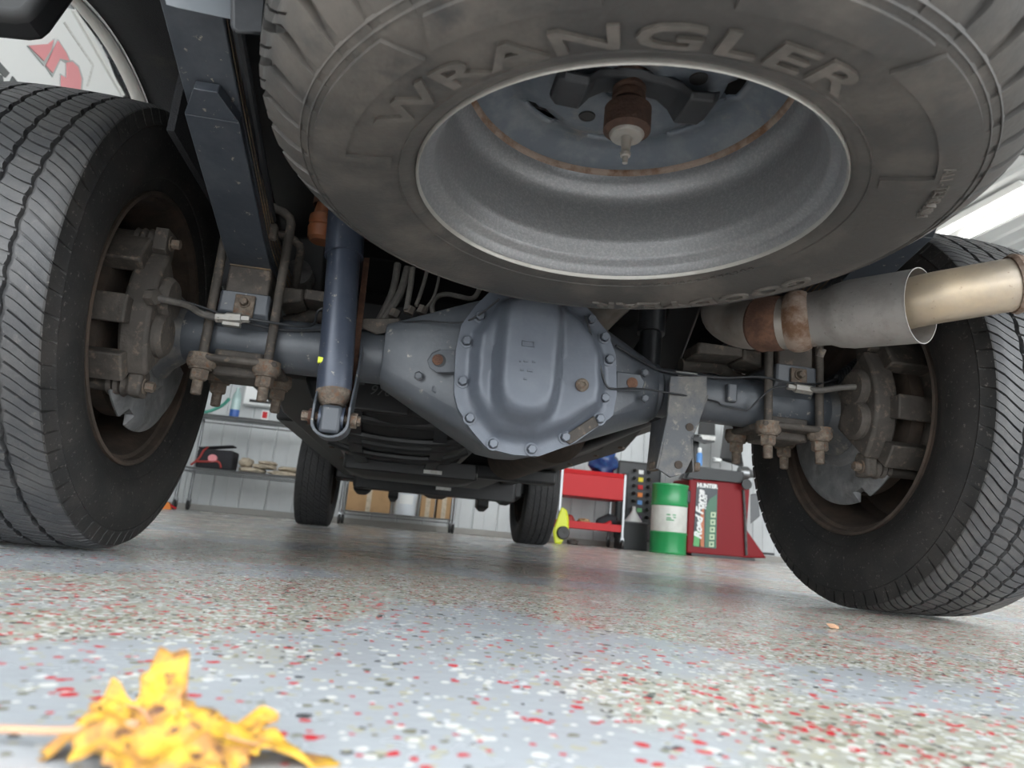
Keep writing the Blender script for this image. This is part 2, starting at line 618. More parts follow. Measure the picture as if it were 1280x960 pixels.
lpoly([(-260, 190), (-200, -60), (92, 12), (128, 60), (152, 122), (175, 190)], 0, 'sheet', 'paper_white', .012)
lpoly([(33, 57), (60, 55), (67, 48), (65, 62), (54, 82)], .014, 'letter', 'sign_grey')
lpoly([(35, 57), (60, 55), (66, 50), (63, 62), (54, 76)], .021, 'letter', 'sign_red')
lpoly([(56, 83), (72, 49), (83, 66), (88, 77), (84, 80), (75, 74), (65, 96)], .014, 'letter', 'sign_grey')
lpoly([(57, 82), (72, 51), (82, 66), (86, 76), (74, 73), (65, 91)], .021, 'letter', 'sign_red')
lpoly([(82, 77), (90, 75), (98, 82), (103, 98), (102, 112), (75, 112), (75, 92), (82, 97)], .014, 'letter', 'sign_grey')
lpoly([(83, 78), (90, 77), (97, 84), (101, 98), (100, 112), (76, 112), (76, 94), (83, 98)], .021, 'letter', 'sign_red')
lpoly([(-8, 70), (11, 91), (6, 97), (-14, 78)], .014, 'letter', 'sign_dark')
lpoly([(15, 95), (24, 106), (10, 106)], .014, 'letter', 'sign_dark')
lpoly([(-6, 92), (2, 94), (4, 104), (-6, 106)], .014, 'letter', 'sign_dark')
for a, b in (((80, 28), (116, 81)), ((116, 81), (109, 108))):
    d = Vector((b[0] - a[0], b[1] - a[1])).normalized()
    n = Vector((-d.y, d.x)) * 1.2
    lpoly([(a[0] - n.x, a[1] - n.y), (b[0] - n.x, b[1] - n.y), (b[0] + n.x, b[1] + n.y), (a[0] + n.x, a[1] + n.y)], .013, 'crease', 'sticker', .003)
for a, b in (((90, 12), (152, 119)),):
    d = Vector((b[0] - a[0], b[1] - a[1])).normalized()
    n = Vector((-d.y, d.x)) * 1.6
    lpoly([(a[0] - n.x, a[1] - n.y), (b[0] - n.x, b[1] - n.y), (b[0] + n.x, b[1] + n.y), (a[0] + n.x, a[1] + n.y)], .013, 'edge_trim', 'white_paint', .02)
rs = thing('roller_shutter', (LX, 2.6, 2.6), 'dark grey ribbed roller shutter box above the white banner', 'shutter')
e0, e1 = LW(88, 0), LW(178, 160)
dirv = (e1 - e0).normalized()
nrm2 = Vector((0, -dirv.z, dirv.y))
if nrm2.z < 0:
    nrm2 = -nrm2
for k in range(9):
    c = e0 + dirv * ((e1 - e0).length * (k + .5) / 9) + nrm2 * .42
    L9 = (e1 - e0).length / 9
    M = Matrix((Vector((1, 0, 0)), dirv, nrm2)).transposed()
    MB().box(c + Vector((.03, 0, 0)), (.05, L9 * .9, .76), M).build('slat', 'shutter_dark', rs, bevel=.01)


# ------------------------------------------------------------------ tires
def tire_mesh(name, Rr, halfw, prof_side, pitches, ribs, slot, sipe, depth, sweep, m_tread, m_side, axis='X', zig=.0012, flat=True, wrap=3):
    """One tire in local space, axis along X (or Z). ribs: groove centre list; grooves cut circumferentially.
    prof_side: [(x, r)] from shoulder to bead. Rows follow the swept slots so that blocks get crisp edges."""
    cols = []                       # (x, r, kind, depthflag)
    gw = .0042

    def crown(x):
        return Rr - .005 * (abs(x) / halfw) ** 2.2 - (.004 if abs(x) > halfw * .93 else 0)
    edges = sorted([-halfw] + [e for g in ribs for e in (g - gw, g + gw)] + [halfw])
    for i in range(0, len(edges), 2):
        a, b = edges[i], edges[i + 1]
        n = 5 if (i == 0 or i == len(edges) - 2) else 4
        for k in range(n + 1):
            cols.append((a + (b - a) * k / n, 'land', i // 2))
        if i + 2 < len(edges):
            c = edges[i + 2]
            cols.append((b + .0012, 'groove', -1))
            cols.append((c - .0012, 'groove', -1))
    fr = [(0, 0), (.012, 1), (slot - .012, 1), (slot, 0), (.30, 0), (.52, 0), (.532, 2), (.532 + sipe, 2), (.544 + sipe, 0), (.78, 0)]
    nrow = pitches * len(fr)
    prof_cols = []
    for x, r in reversed(prof_side):
        prof_cols.append((-x, r, 'side'))
    left = list(prof_cols)
    tread = []
    for x, kind, rib in cols:
        tread.append((x, crown(x), kind, rib))
    rightp = [(x, r, 'side') for x, r in prof_side]
    verts, faces, midx = [], [], []
    allc = [(x, r, k, -2) for x, r, k in left] + tread + [(x, r, k, -2) for x, r, k in rightp]
    nside = len(prof_side)
    nc = len(allc)

    def shear(x):
        t = max(0, abs(x) - halfw * .56) / (halfw * .44)
        s = sweep * (min(t, 1.3) ** 1.6)
        c = .9 * math.sin(x / halfw * 2.2)
        return s + c
    for ri in range(nrow):
        p, q = divmod(ri, len(fr))
        f, cut = fr[q]
        for ci, (x, r, kind, rib) in enumerate(allc):
            sh = shear(x if kind != 'side' else math.copysign(min(abs(x), halfw * 1.1), x))
            an = 2 * PI * (p + f + sh) / pitches
            rr, xx = r, x
            if kind == 'groove':
                rr = r - depth
                xx = x + zig * (1 if f < .5 else -1)
            elif kind == 'land':
                if abs(x) < halfw * .999 and any(abs(x - g) < gw + 1e-5 for g in ribs):
                    xx = x + zig * (1 if f < .5 else -1)
                outer = rib in (0, len(edges) // 2 - 1)
                if cut == 1:
                    rr = r - depth * (.85 if outer else .55)
                elif cut == 2:
                    rr = r - depth * (.55 if outer else .35)
            elif kind == 'side':
                # slots run out over the shoulder
                idx = ci if ci < nside else nc - 1 - ci
                k_in = nside - 1 - idx
                if cut == 1 and k_in < wrap:
                    rr = r - depth * (.75 - .2 * k_in)
                    xx = x - math.copysign(depth * .45 * (1 - k_in / (wrap + .5)), x)
            verts.append((xx, rr * math.sin(an), -rr * math.cos(an)))
    for ri in range(nrow):
        rj = (ri + 1) % nrow
        for ci in range(nc - 1):
            faces.append((ri * nc + ci, ri * nc + ci + 1, rj * nc + ci + 1, rj * nc + ci))
            k1 = allc[ci][2] == 'side' or allc[ci + 1][2] == 'side'
            midx.append(1 if k1 else 0)
    me = bpy.data.meshes.new(name)
    if flat:
        verts = [(x, y, max(z, -Rr + .004)) for x, y, z in verts]
    me.from_pydata(verts, [], faces)
    bm = bmesh.new()
    bm.from_mesh(me)
    bmesh.ops.recalc_face_normals(bm, faces=bm.faces)
    bm.to_mesh(me)
    bm.free()
    me.materials.append(MATS[m_tread])
    me.materials.append(MATS[m_side])
    me.polygons.foreach_set('material_index', midx)
    me.polygons.foreach_set('use_smooth', [True] * len(me.polygons))
    me.set_sharp_from_angle(angle=R(28))
    return me


RT = .415
TX = .8382
SIDE = [(.1150, .405), (.1175, .396), (.1200, .386), (.1225, .380), (.1215, .377), (.1245, .365), (.1275, .345), (.1275, .325), (.1235, .305), (.1165, .288),
        (.1150, .2865), (.1135, .286), (.1065, .272), (.1020, .264), (.0960, .256)]
truck = thing('pickup_truck', (0, 1.9, 0), 'white heavy duty pickup truck seen from below behind its rear axle', 'truck')
road = tire_mesh('tire', RT, .1125, SIDE, 74, [-.066, -.024, .024, .066], .13, .045, .0075, 1.15, 'rubber', 'rubber_side')
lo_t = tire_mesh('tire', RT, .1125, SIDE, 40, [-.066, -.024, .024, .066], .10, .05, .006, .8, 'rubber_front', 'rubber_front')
tires = {}
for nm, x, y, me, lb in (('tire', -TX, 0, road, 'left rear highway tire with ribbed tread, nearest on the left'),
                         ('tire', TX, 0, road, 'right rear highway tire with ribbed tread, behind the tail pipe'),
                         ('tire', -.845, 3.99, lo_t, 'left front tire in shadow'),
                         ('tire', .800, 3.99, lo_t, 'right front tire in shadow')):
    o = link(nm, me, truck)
    o.location = (x, y, RT)
    if x > 0:
        o.rotation_euler = (0, 0, PI)
    o['label'] = lb
    tires[(x > 0, y > 1)] = o
# rims of the road wheels, brakes and axle ends
def road_wheel(s, y, x=TX):
    c = (s * x, y, RT)
    ax = (-s, 0, 0)                   # from wheel centre toward the truck's middle line
    mb = MB()
    mb.lathe([(.106, .2615), (.108, .257), (.104, .252), (.092, .250), (.088, .243), (.05, .238), (.02, .226), (-.05, .226), (-.085, .238),
              (-.10, .255), (-.103, .262), (-.107, .262), (-.10, .244), (-.05, .231), (.02, .231), (.088, .248), (.100, .262)], c, ax, 72, closed=True)
    rim = mb.build('wheel_rim', 'dark_rust', truck)
    d = MB()
    d.lathe([(-.02, .228), (-.045, .215), (-.06, .16), (-.062, .06), (-.05, .05), (-.05, .0001)], c, ax, 48)
    d.build('wheel_disc', 'dark_rust', rim)
    return rim


rims = {}
for s in (-1, 1):
    rims[s] = road_wheel(s, 0)
    road_wheel(s, 3.99, .845 if s < 0 else .80)
    # hub, rotor and splash shield
    cx = s * .735
    c = (cx, 0, RT)
    ax = (-s, 0, 0)
    MB().lathe([(-.05, .172), (-.05, .06), (-.022, .06), (-.022, .172)], c, ax, 64, closed=True).build('brake_rotor', 'dark_rust', truck)
    # bent dust shield with a notched lower edge
    sh = MB()
    vs_, fs_ = [], []
    n = 60
    for k in range(n + 1):
        a = R(-75 + 118 * k / n)            # 0 = straight down, positive toward the rear
        if a > R(150):
            pass
        notch = 0
        if 14 < math.degrees(a) < 22:
            notch = .018
        ro = .197 - notch - (.012 if math.degrees(a) > 60 else 0)
        for rr, h in ((.085, .028), (.105, .028), (.115, .018), (.178, .018), (ro, .006), (ro, .003), (.178, .014), (.115, .014), (.105, .024), (.085, .024)):
            vs_.append(V(cx - s * h, -rr * math.sin(a), RT - rr * math.cos(a)))
    m_ = 10
    for k in range(n):
        for j in range(m_):
            fs_.append((k * m_ + j, k * m_ + (j + 1) % m_, (k + 1) * m_ + (j + 1) % m_, (k + 1) * m_ + j))
    sh.add(vs_, fs_)
    sh.build('brake_shield', 'shield_grey', truck)
    MB().lathe([(-.03, .09), (.0, .095), (.03, .092), (.042, .075), (.06, .062), (.075, .05)], c, ax, 40).build('axle_flange', 'axle_dust', truck)

    # caliper: arc block over the rear side of the rotor
    def cal_poly(ri, ro, a0, a1, n=14):
        pts = []
        for k in range(n + 1):
            a = R(a0 + (a1 - a0) * k / n)
            pts.append((-ro * math.sin(a), RT - ro * math.cos(a)))
        for k in range(n, -1, -1):
            a = R(a0 + (a1 - a0) * k / n)
            pts.append((-ri * math.sin(a), RT - ri * math.cos(a)))
        return pts

    def ring(x0, x1, ri, ro, a0, a1, name, m, par, bev=.006):
        mb = MB()
        po = cal_poly(ri, ro, a0, a1)
        n = len(po) // 2
        # quads instead of one concave n-gon
        vs_, fs_ = [], []
        for x in (x0, x1):
            vs_ += [V(x, y, z) for y, z in po]
        N_ = len(po)
        for k in range(n - 1):
            a, b, c2, d = k, k + 1, N_ - 2 - k, N_ - 1 - k
            fs_ += [(a, b, c2, d), (a + N_, d + N_, c2 + N_, b + N_)]
        for k in range(N_):
            k2 = (k + 1) % N_
            fs_.append((k, k2, k2 + N_, k + N_))
        mb.add(vs_, fs_)
        return mb.build(name, m, par, bevel=bev)
    cal = ring(cx - s * .012, cx - s * .060, .062, .178, 50, 128, 'brake_caliper', 'cast_brown', truck, .010)
    ring(cx + s * .10, cx + s * .06, .11, .195, 46, 134, 'caliper_bracket', 'cast_brown', cal, .008)
    # bridge ribs leaving dark windows
    for a0, a1 in ((50, 64), (79, 93), (112, 130)):
        ring(cx + s * .095, cx - s * .03, .168, .203, a0, a1, 'caliper_bridge', 'cast_brown', cal, .005)
    for a in (74, 104):
        an = R(a)
        p = V(cx - s * .055, -.125 * math.sin(an), RT - .125 * math.cos(an))
        MB().lathe([(-.02, .041), (.012, .041), (.02, .034), (.021, .0001)], p, ax, 28).build('piston_boss', 'cast_brown', cal)
    for a, rr in ((136, .185), (42, .172)):
        an = R(a)
        p = V(cx, -rr * math.sin(an), RT - rr * math.cos(an))
        MB().lathe([(-.10, .0001), (-.10, .015), (-.005, .015), (-.004, .021), (.003, .018), (.008, .022), (.014, .018), (.02, .022), (.026, .017),
                    (.05, .017), (.051, .0001)], p, ax, 20).build('guide_pin', 'cast_brown', cal)
        ear = MB().hull([p + V(-s * h, dy, dz) for h in (.030, .052) for dy in (-.022, .022) for dz in (-.02, .02)]
                        + [V(cx - s * h, -.14 * math.sin(an * .9 + .15), RT - .14 * math.cos(an * .9 + .15)) for h in (.02, .05)])
        ear.build('caliper_ear', 'cast_brown', cal, bevel=.006)
        bm_ = hex_bolt(.0095, .018).mesh('bolt', 'rust_nut')
        link('bolt', bm_, cal, loc=p + V(-s * .05, 0, 0), rot=(0, 0, s * R(-90)))

# ------------------------------------------------------------------ rear axle
for s in (-1, 1):
    MB().lathe([(0, .053), (.455, .053), (.46, .0001)], (s * .262, 0, RT), (s, 0, 0), 40).build('axle_tube', 'axle_paint', truck)
    # weld bead at the carrier
    MB().lathe([(0, .056), (.006, .060), (.02, .060), (.026, .053)], (s * .262, 0, RT), (s, 0, 0), 40).build('tube_collar', 'axle_paint', truck)
# differential carrier
CY = -.150
cov_px = [(594, 384), (576, 408), (569, 440), (567, 492), (572, 512), (588, 538), (608, 561), (640, 569), (672, 571), (716, 555), (764, 521),
          (769, 494), (768, 446), (758, 418), (738, 392), (716, 372), (690, 362), (640, 360), (612, 366)]
flange = [A(x, y, Y=CY) for x, y in cov_px]
fc = sum(flange, Vector()) / len(flange)
sgp = lambda v: math.copysign(abs(v) ** .45, v)
ringL = [V(-.290, .060 * sgp(math.cos(t)), RT + .004 + .060 * sgp(math.sin(t))) for t in [2 * PI * k / 24 for k in range(24)]]
ringR = [V(.272, .062 * math.cos(t), RT - .004 + .064 * math.sin(t)) for t in [2 * PI * k / 24 for k in range(24)]]
nose = [V(-.03 + .06 * math.cos(t), .28, RT - .02 + .06 * math.sin(t)) for t in [2 * PI * k / 16 for k in range(16)]]
back = [V(fc.x + (p.x - fc.x) * .98, CY + .022, fc.z + (p.z - fc.z) * .98) for p in flange]
mid = [V(fc.x + (p.x - fc.x) * .9, .12, fc.z + (p.z - fc.z) * .9) for p in flange]
carr = MB()
carr.hull(back + mid + ringL)
carr.hull(back + mid + ringR)
carr.hull(mid + nose)
carrier = carr.build('differential_carrier', 'axle_paint', truck, bevel=.004)
carrier['label'] = 'dark grey cast differential housing between the axle tubes'
# cover: flange plate plus pressed dome
cov = MB()
nA, nS = 120, 22


def bound(t):
    d = Vector((math.cos(t), math.sin(t)))
    best = None
    for p, q in zip(flange, flange[1:] + flange[:1]):
        a = Vector((p.x - fc.x, p.z - fc.z))
        b = Vector((q.x - fc.x, q.z - fc.z))
        e = b - a
        den = d.x * e.y - d.y * e.x
        if abs(den) < 1e-9:
            continue
        s_ = (a.x * e.y - a.y * e.x) / den
        u_ = (a.x * d.y - a.y * d.x) / den
        if s_ > 0 and -1e-6 <= u_ <= 1 + 1e-6:
            best = s_ if best is None else min(best, s_)
    return best


def sstep(a, b, x):
    t = min(1, max(0, (x - a) / (b - a)))
    return t * t * (3 - 2 * t)


def cover_h(x, z, edge):
    """height of the pressed cover at offset (x, z) from the centre; edge = distance to the rim."""
    h = .030 * sstep(.020, .048, edge)
    u = (x + .012) / .066
    w = (z - .015) / .135
    q = 1 - min(1, abs(u) ** 2.6 + max(0, abs(w)) ** 4.5)
    h += .040 * sstep(0, .75, q) * sstep(.018, .04, edge)
    return h


cv, cf = [], []
for i in range(nA):
    t = 2 * PI * i / nA
    b = bound(t)
    for j in range(1, nS + 1):
        s_ = (j / nS) ** .85
        x, z = math.cos(t) * b * s_, math.sin(t) * b * s_
        cv.append(V(fc.x + x, CY - .010 - cover_h(x, z, b * (1 - s_)), fc.z + z))
cen = len(cv)
cv.append(V(fc.x, CY - .010 - cover_h(0, 0, .1), fc.z))
for i in range(nA):
    k = (i + 1) % nA
    cf.append((cen, k * nS, i * nS))
    for j in range(nS - 1):
        cf.append((i * nS + j, k * nS + j, k * nS + j + 1, i * nS + j + 1))
base = len(cv)
for i in range(nA):
    p = cv[i * nS + nS - 1]
    cv.append(V(p.x, CY + .012, p.z))
for i in range(nA):
    k = (i + 1) % nA
    cf.append((i * nS + nS - 1, k * nS + nS - 1, base + k, base + i))
cov.add(cv, cf)
cover = cov.build('differential_cover', 'cover_paint', truck, ang=50)
cover['label'] = 'blue grey pressed differential cover ringed with bolts'
bolt_me = hex_bolt(.0085, .013).mesh('cover_bolt', 'cover_paint')
for x, y in [(583, 427), (578, 477), (587, 523), (616, 555), (664, 562), (749, 524), (755, 498), (761, 450), (755, 422), (738, 400), (600, 396), (706, 547)]:
    link('cover_bolt', bolt_me, cover, loc=A(x, y, Y=CY - .010), rot=(0, random.random(), 0))
p = A(728, 481, Y=CY - .045)
MB().lathe([(-.02, .0001), (-.02, .012), (.001, .012), (.003, .009), (.004, .009), (.004, .0055), (.001, .0055), (.001, .0001)], p, (0, -1, 0), 24).build('fill_plug', 'rust_nut', cover)
# lifted tab, pressed marks
MB().prism([A(x, y, Y=CY - .012) for x, y in [(700, 548), (742, 520), (748, 532), (712, 556)]], (0, -.006, 0)).build('cover_tab', 'cast_brown', cover, bevel=.002)


def on_cover(px, py):
    q = A(px, py, Y=CY - .078)
    t = math.atan2(q.z - fc.z, q.x - fc.x)
    r_ = math.hypot(q.x - fc.x, q.z - fc.z)
    y = CY - .010 - cover_h(q.x - fc.x, q.z - fc.z, bound(t) - r_)
    return V(q.x, y, q.z)


p = on_cover(660, 430)
for dz in (-.0045, .0045):
    MB().box(p + V(0, -.001, dz), (.022, .003, .0018)).build('pressed_mark', 'cover_paint', cover)
for dx in (-.0105, .0105):
    MB().box(p + V(dx, -.001, 0), (.0018, .003, .009)).build('pressed_mark', 'cover_paint', cover)
for px_, py_, w_ in ((650, 452, .004), (657, 452, .008), (667, 453, .006), (652, 463, .007), (662, 464, .010), (656, 474, .006)):
    q = on_cover(px_, py_)
    MB().box(q + V(0, -.0008, 0), (w_, .0026, .0035)).build('pressed_mark', 'cover_paint', cover, bevel=.0008)
# carrier side lugs with holes, gusset ribs
lug_l = MB().hull([A(x, y, Y=-.145) for x, y in [(574, 437), (549, 437), (540, 441), (534, 450), (537, 460), (546, 466), (574, 466)]]
                  + [A(x, y, Y=-.092) for x, y in [(574, 437), (549, 437), (540, 441), (534, 450), (537, 460), (546, 466), (574, 466)]]).build('carrier_lug', 'axle_paint', carrier, bevel=.002)
MB().lathe([(0, .0001), (0, .010), (.003, .010), (.0035, .0001)], A(547, 450, Y=-.146), (0, -1, 0), 20).build('lug_pin', 'rust', carrier)
MB().lathe([(0, .0001), (0, .012), (.004, .012), (.0045, .0001)], A(549, 451, Y=-.143), (0, -1, 0), 20).build('lug_hole', 'black_steel', carrier)
pr_ = MB().hull([A(x, y, Y=-.125) for x, y in [(770, 464), (800, 468), (806, 478), (803, 489), (770, 489)]]
                + [A(x, y, Y=-.09) for x, y in [(770, 464), (800, 468), (806, 478), (803, 489), (770, 489)]]).build('carrier_lug', 'axle_paint', carrier, bevel=.002)
MB().lathe([(0, .0001), (0, .011), (.003, .011), (.0035, .0001)], A(790, 479, Y=-.124), (0, -1, 0), 20).build('lug_pin', 'rust', carrier)
for x, y in ((523, 470), (545, 487), (806, 466), (806, 498)):
    MB().lathe([(0, .0001), (0, .009), (.004, .009), (.006, .006), (.006, .0001)], A(x, y, Y=-.105 if x < 600 else -.10), (0, -1, 0), 6).build('casting_boss', 'axle_paint', carrier)

# ------------------------------------------------------------------ springs, U-bolts, blocks
nut_me = MB()
nut_me.lathe([(0, .0085), (.001, .020), (.005, .020), (.006, .0165)], (0, 0, 0), (0, 0, -1), 18)
nut_me.lathe([(.005, .0165), (.022, .0165), (.025, .014), (.026, .009)], (0, 0, 0), (0, 0, -1), 6)
nut_me.lathe([(.02, .0095), (.050, .0095), (.052, .007), (.052, .0001)], (0, 0, 0), (0, 0, -1), 14)
nut_me = nut_me.mesh('nut', 'rust_nut')
for s in (-1, 1):
    X0 = s * .5545 if s < 0 else .566
    # leaf pack, underside of the lowest full leaf
    up_c = [(.85, .60), (.6, .545), (.35, .535), (.12, .548), (-.09, .562), (-.25, .606), (-.45, .668), (-.62, .722), (-.78, .745), (-.86, .742)]
    up_c = [(p.y, p.z) for p in smooth_pts([V(0, y, z) for y, z in up_c], 5)]
    names = []
    for k in range(5):
        cc = [(y, z + k * .0125) for y, z in up_c]
        cc = cc if k == 1 else cc[:len(cc) - 3 * (2 - k) - 2] if k == 0 else cc[4 * (k - 1):-4 - 2 * k]
        l = MB().strip(cc, X0, .076, .0105).build('leaf_spring', 'spring_paint', truck, bevel=.002)
        l['label'] = ('left' if s < 0 else 'right') + ' rear leaf spring blade, dark painted'
    # overload leaf with clipped corners
    ol = MB()
    c2 = [(.36, .518), (.12, .53), (-.09, .545), (-.25, .589), (-.42, .640)]
    c2 = [(p.y, p.z) for p in smooth_pts([V(0, y, z) for y, z in c2], 4)]
    ol.strip(c2, X0, .076, .0155)
    y1, z1 = c2[-1]
    tip = [V(X0 - .038, y1, z1), V(X0 + .038, y1, z1), V(X0 + .016, y1 - .045, z1 + .0145), V(X0 - .016, y1 - .045, z1 + .0145)]
    ol.hull(tip + [p + V(0, .004, .0155) for p in tip])
    olo = ol.build('overload_leaf', 'spring_paint', truck, bevel=.0015)
    # rusty stripes of edge between blades (inner side)
    for k in range(4):
        cc = [(y, z + .0106 + k * .0125) for y, z in up_c[:-10]]
        MB().strip(cc, X0, .0775, .0018).build('spring_liner', 'spring_edge', olo)
    # spacer block and perch
    blk = MB().box((X0, 0, .517), (.078, .15, .056)).build('spring_block', 'cast_brown', truck, bevel=.004)
    MB().box((X0, -.0755, .5445), (.074, .006, .006)).build('yellow_edge', 'spring_edge', blk)
    prc = MB().hull([V(X0 + sx * .045, y, z) for sx in (-1, 1) for y in (-.078, .078) for z in (.452, .492)]
                    + [V(X0 + sx * .05, y, .42) for sx in (-1, 1) for y in (-.045, .045)]).build('spring_perch', 'axle_paint', truck, bevel=.004)
    tab = MB().box((X0 + .002, -.082, .462), (.036, .006, .046)).build('line_bracket', 'rust_nut', prc, bevel=.002)
    link('bolt', hex_bolt(.0075, .012).mesh('bolt', 'rust_nut'), prc, loc=(X0 + .002, -.085, .470))
    # bottom plate and four nuts, two U-bolts
    pl = MB()
    pl.hull([V(X0 + sx * .078, y, z) for sx in (-1, 1) for y in (-.09, .09) for z in (.352, .366)])
    pl.hull([V(X0 + sx * .045, y, z) for sx in (-1, 1) for y in (-.05, .05) for z in (.335, .385)])
    spl = pl.build('spring_plate', 'cast_brown', truck, bevel=.006)
    for y in (-.068, .068):
        ub = MB()
        w = .058
        pts = [V(X0 - w, y, .34), V(X0 - w, y, .645)] + [V(X0 - w * math.cos(t), y, .645 + .03 * math.sin(t)) for t in [PI * k / 8 for k in range(1, 8)]] + [V(X0 + w, y, .645), V(X0 + w, y, .34)]
        ub.tube(pts, .0088, 14)
        ubo = ub.build('u_bolt', 'cast_brown', truck)
        for sx in (-1, 1):
            # lug seat of the plate
            MB().lathe([(-.014, .024), (.004, .026), (.012, .022)], (X0 + sx * w, y, .352), (0, 0, -1), 16).build('bolt_seat', 'rust_nut', ubo)
            link('nut', nut_me, ubo, loc=(X0 + sx * w, y, .342), rot=(0, 0, random.random()))
    # frame shackle bracket and bump stop
    arm = MB()
    xa, xb = (X0 - s * .05, X0 - s * .20)
    arm.hull([V(xa, y, z) for y in (-.03, .05) for z in (.492, .53)] + [V(xa - s * .045, y, z) for y in (-.03, .05) for z in (.505, .53)])
    arm.hull([V(xa - s * .045, y, z) for y in (-.03, .05) for z in (.510, .53)] + [V(xb, y, z) for y in (-.03, .05) for z in (.505, .53)])
    arm.build('bump_pad_arm', 'cast_brown', truck, bevel=.006)
    arm2 = MB()
    arm2.tube(smooth_pts([V(xa, .06, .478), V(xa - s * .03, .06, .486), V(xa - s * .06, .06, .505), V(xb, .06, .498)], 4), .016, 12)
    arm2.build('bump_pad_rib', 'cast_brown', truck)
    bs = MB()
    cbx = -.452 if s < 0 else .452
    bs.lathe([(0, .0001), (0, .022), (.006, .029), (.03, .031), (.036, .027), (.042, .031), (.056, .030), (.060, .024), (.085, .02)], (cbx, .03, .655), (0, 0, 1), 28)
    b_ = bs.build('bump_stop', 'orange_rubber', truck)
    MB().lathe([(0, .028), (.03, .028), (.035, .022), (.07, .022)], (cbx, .03, .735), (0, 0, 1), 20).build('bump_stop_cup', 'rust', b_)

# shackle hanger bracket and light steel bracket in the upper left
hb = MB()
hb.hull([A(x, y, Y=-.66) for x, y in [(196, -40), (208, 6), (222, 10), (292, 25), (296, -40)]] + [A(x, y, Y=-.60) for x, y in [(196, -40), (208, 6), (222, 10), (292, 25), (296, -40)]])
hb.build('shackle_hanger', 'bracket_grey', truck, bevel=.006)
hb = MB()
hb.hull([A(x, y, Y=-.72) for x, y in [(288, -40), (288, 36), (296, 42), (328, 44), (334, -40)]] + [A(x, y, Y=-.66) for x, y in [(288, -40), (288, 36), (296, 42), (328, 44), (334, -40)]])
hb.build('hitch_bracket', 'black_steel', truck, bevel=.006)
# slim bracket rods along the spring
MB().tube([A(297, 30, Y=-.55), A(340, 275, Y=-.12)], .008, 10).build('spring_clip_rod', 'black_steel', truck)
cl = MB().box(A(341, 290, Y=-.13), (.016, .02, .03)).build('spring_clip', 'cast_brown', truck, bevel=.004)

# ------------------------------------------------------------------ shocks
top, bot = V(-.402, -.045, .76), V(-.362, -.125, .295)
dv = (bot - top).normalized()
sh = MB()
L_ = (bot - top).length
sh.tube([top + dv * (L_ * .32), bot - dv * .02, bot - dv * .010, bot + dv * .0], [.0315, .0315, .027, .018], 32)
shock = sh.build('shock_absorber', 'shock_blue', truck)
shock['label'] = 'left rear shock absorber with blue grey body'
MB().tube([top - dv * .02, top + dv * (L_ * .365)], .037, 32).build('dust_cover', 'shock_blue', shock)
MB().tube([bot - dv * .02, bot - dv * .004, bot + dv * .008], [.0318, .028, .018], 28).build('shock_base', 'rust_nut', shock)
eye = bot + dv * .030
MB().lathe([(-.022, .0001), (-.022, .021), (.022, .021), (.022, .0001)], eye, (1, 0, 0), 28).build('shock_eye', 'shock_blue', shock)
MB().box(eye + V(0, -.014, -.004), (.036, .022, .05)).build('eye_sleeve', 'axle_paint', shock, bevel=.006)
brk = MB()
for sx in (-1, 1):
    po = [eye + V(sx * .029, y, z) for y, z in ((-.018, .03), (-.024, .0), (-.010, -.012), (.03, -.012), (.06, .06), (.10, .13), (.05, .15), (.005, .06))]
    brk.prism(po, (sx * .004, 0, 0))
us = [V(-.033, 0, .02), V(-.033, 0, -.012)] + [V(-.033 * math.cos(t), 0, -.012 - .026 * math.sin(t)) for t in [PI * k / 10 for k in range(1, 10)]] + [V(.033, 0, -.012), V(.033, 0, .02)]
uo = [eye + p for p in us]
ui = [eye + V(p.x * .86, 0, p.z + (.005 if p.z < -.012 else 0)) for p in us]
vs_ = [p + V(0, y, 0) for y in (-.024, .03) for p in uo + ui]
nu_ = len(uo)
fs_ = []
for k in range(nu_ - 1):
    a, b, c, d = k, k + 1, nu_ + k + 1, nu_ + k
    o2 = 2 * nu_
    fs_ += [(a, b, c, d), (a + o2, d + o2, c + o2, b + o2), (a, a + o2, b + o2, b), (d, c, c + o2, d + o2)]
brk.add(vs_, fs_)
bk = brk.build('shock_bracket', 'axle_paint', truck, bevel=.0012)
MB().prism([A(455, 322, Y=-.03), A(462, 322, Y=-.03), A(438, 535, Y=-.10), A(430, 535, Y=-.10)], (0, .006, 0)).build('bracket_edge', 'rust', bk)
MB().lathe([(-.052, .0001), (-.052, .009), (.05, .009), (.05, .0001)], eye, (1, 0, 0), 6).build('shock_bolt', 'rust_nut', shock)
MB().lathe([(-.040, .014), (-.030, .014)], eye, (1, 0, 0), 6).build('shock_nut', 'rust', shock)
MB().lathe([(.032, .0001), (.032, .014), (.044, .014), (.045, .0001)], eye, (1, 0, 0), 6).build('shock_nut', 'rust_nut', shock)
q = bot - dv * .075 + V(-.026, -.014, 0)
MB().hull([q + V(dx, dy, dz) for dx in (-.004, .013) for dy in (-.007, .003) for dz in (-.006, .005)] + [q + V(.018, -.013, .001)]).build('yellow_paint_dab', 'yellow_dab', shock)
sh = MB().tube([V(.345, .20, .85), V(.325, .16, .43)], .027, 24)
sh.tube([V(.345, .20, .85), V(.333, .175, .60)], .034, 24)
o = sh.build('shock_absorber', 'black_steel', truck)
o['label'] = 'right rear shock absorber, black, ahead of the axle'
MB().hull([V(-.05 + sx, y, z) for sx in (.10, .16) for y in (.26, .30) for z in (.45, .66)]).build('rusty_pipe', 'rust', truck)
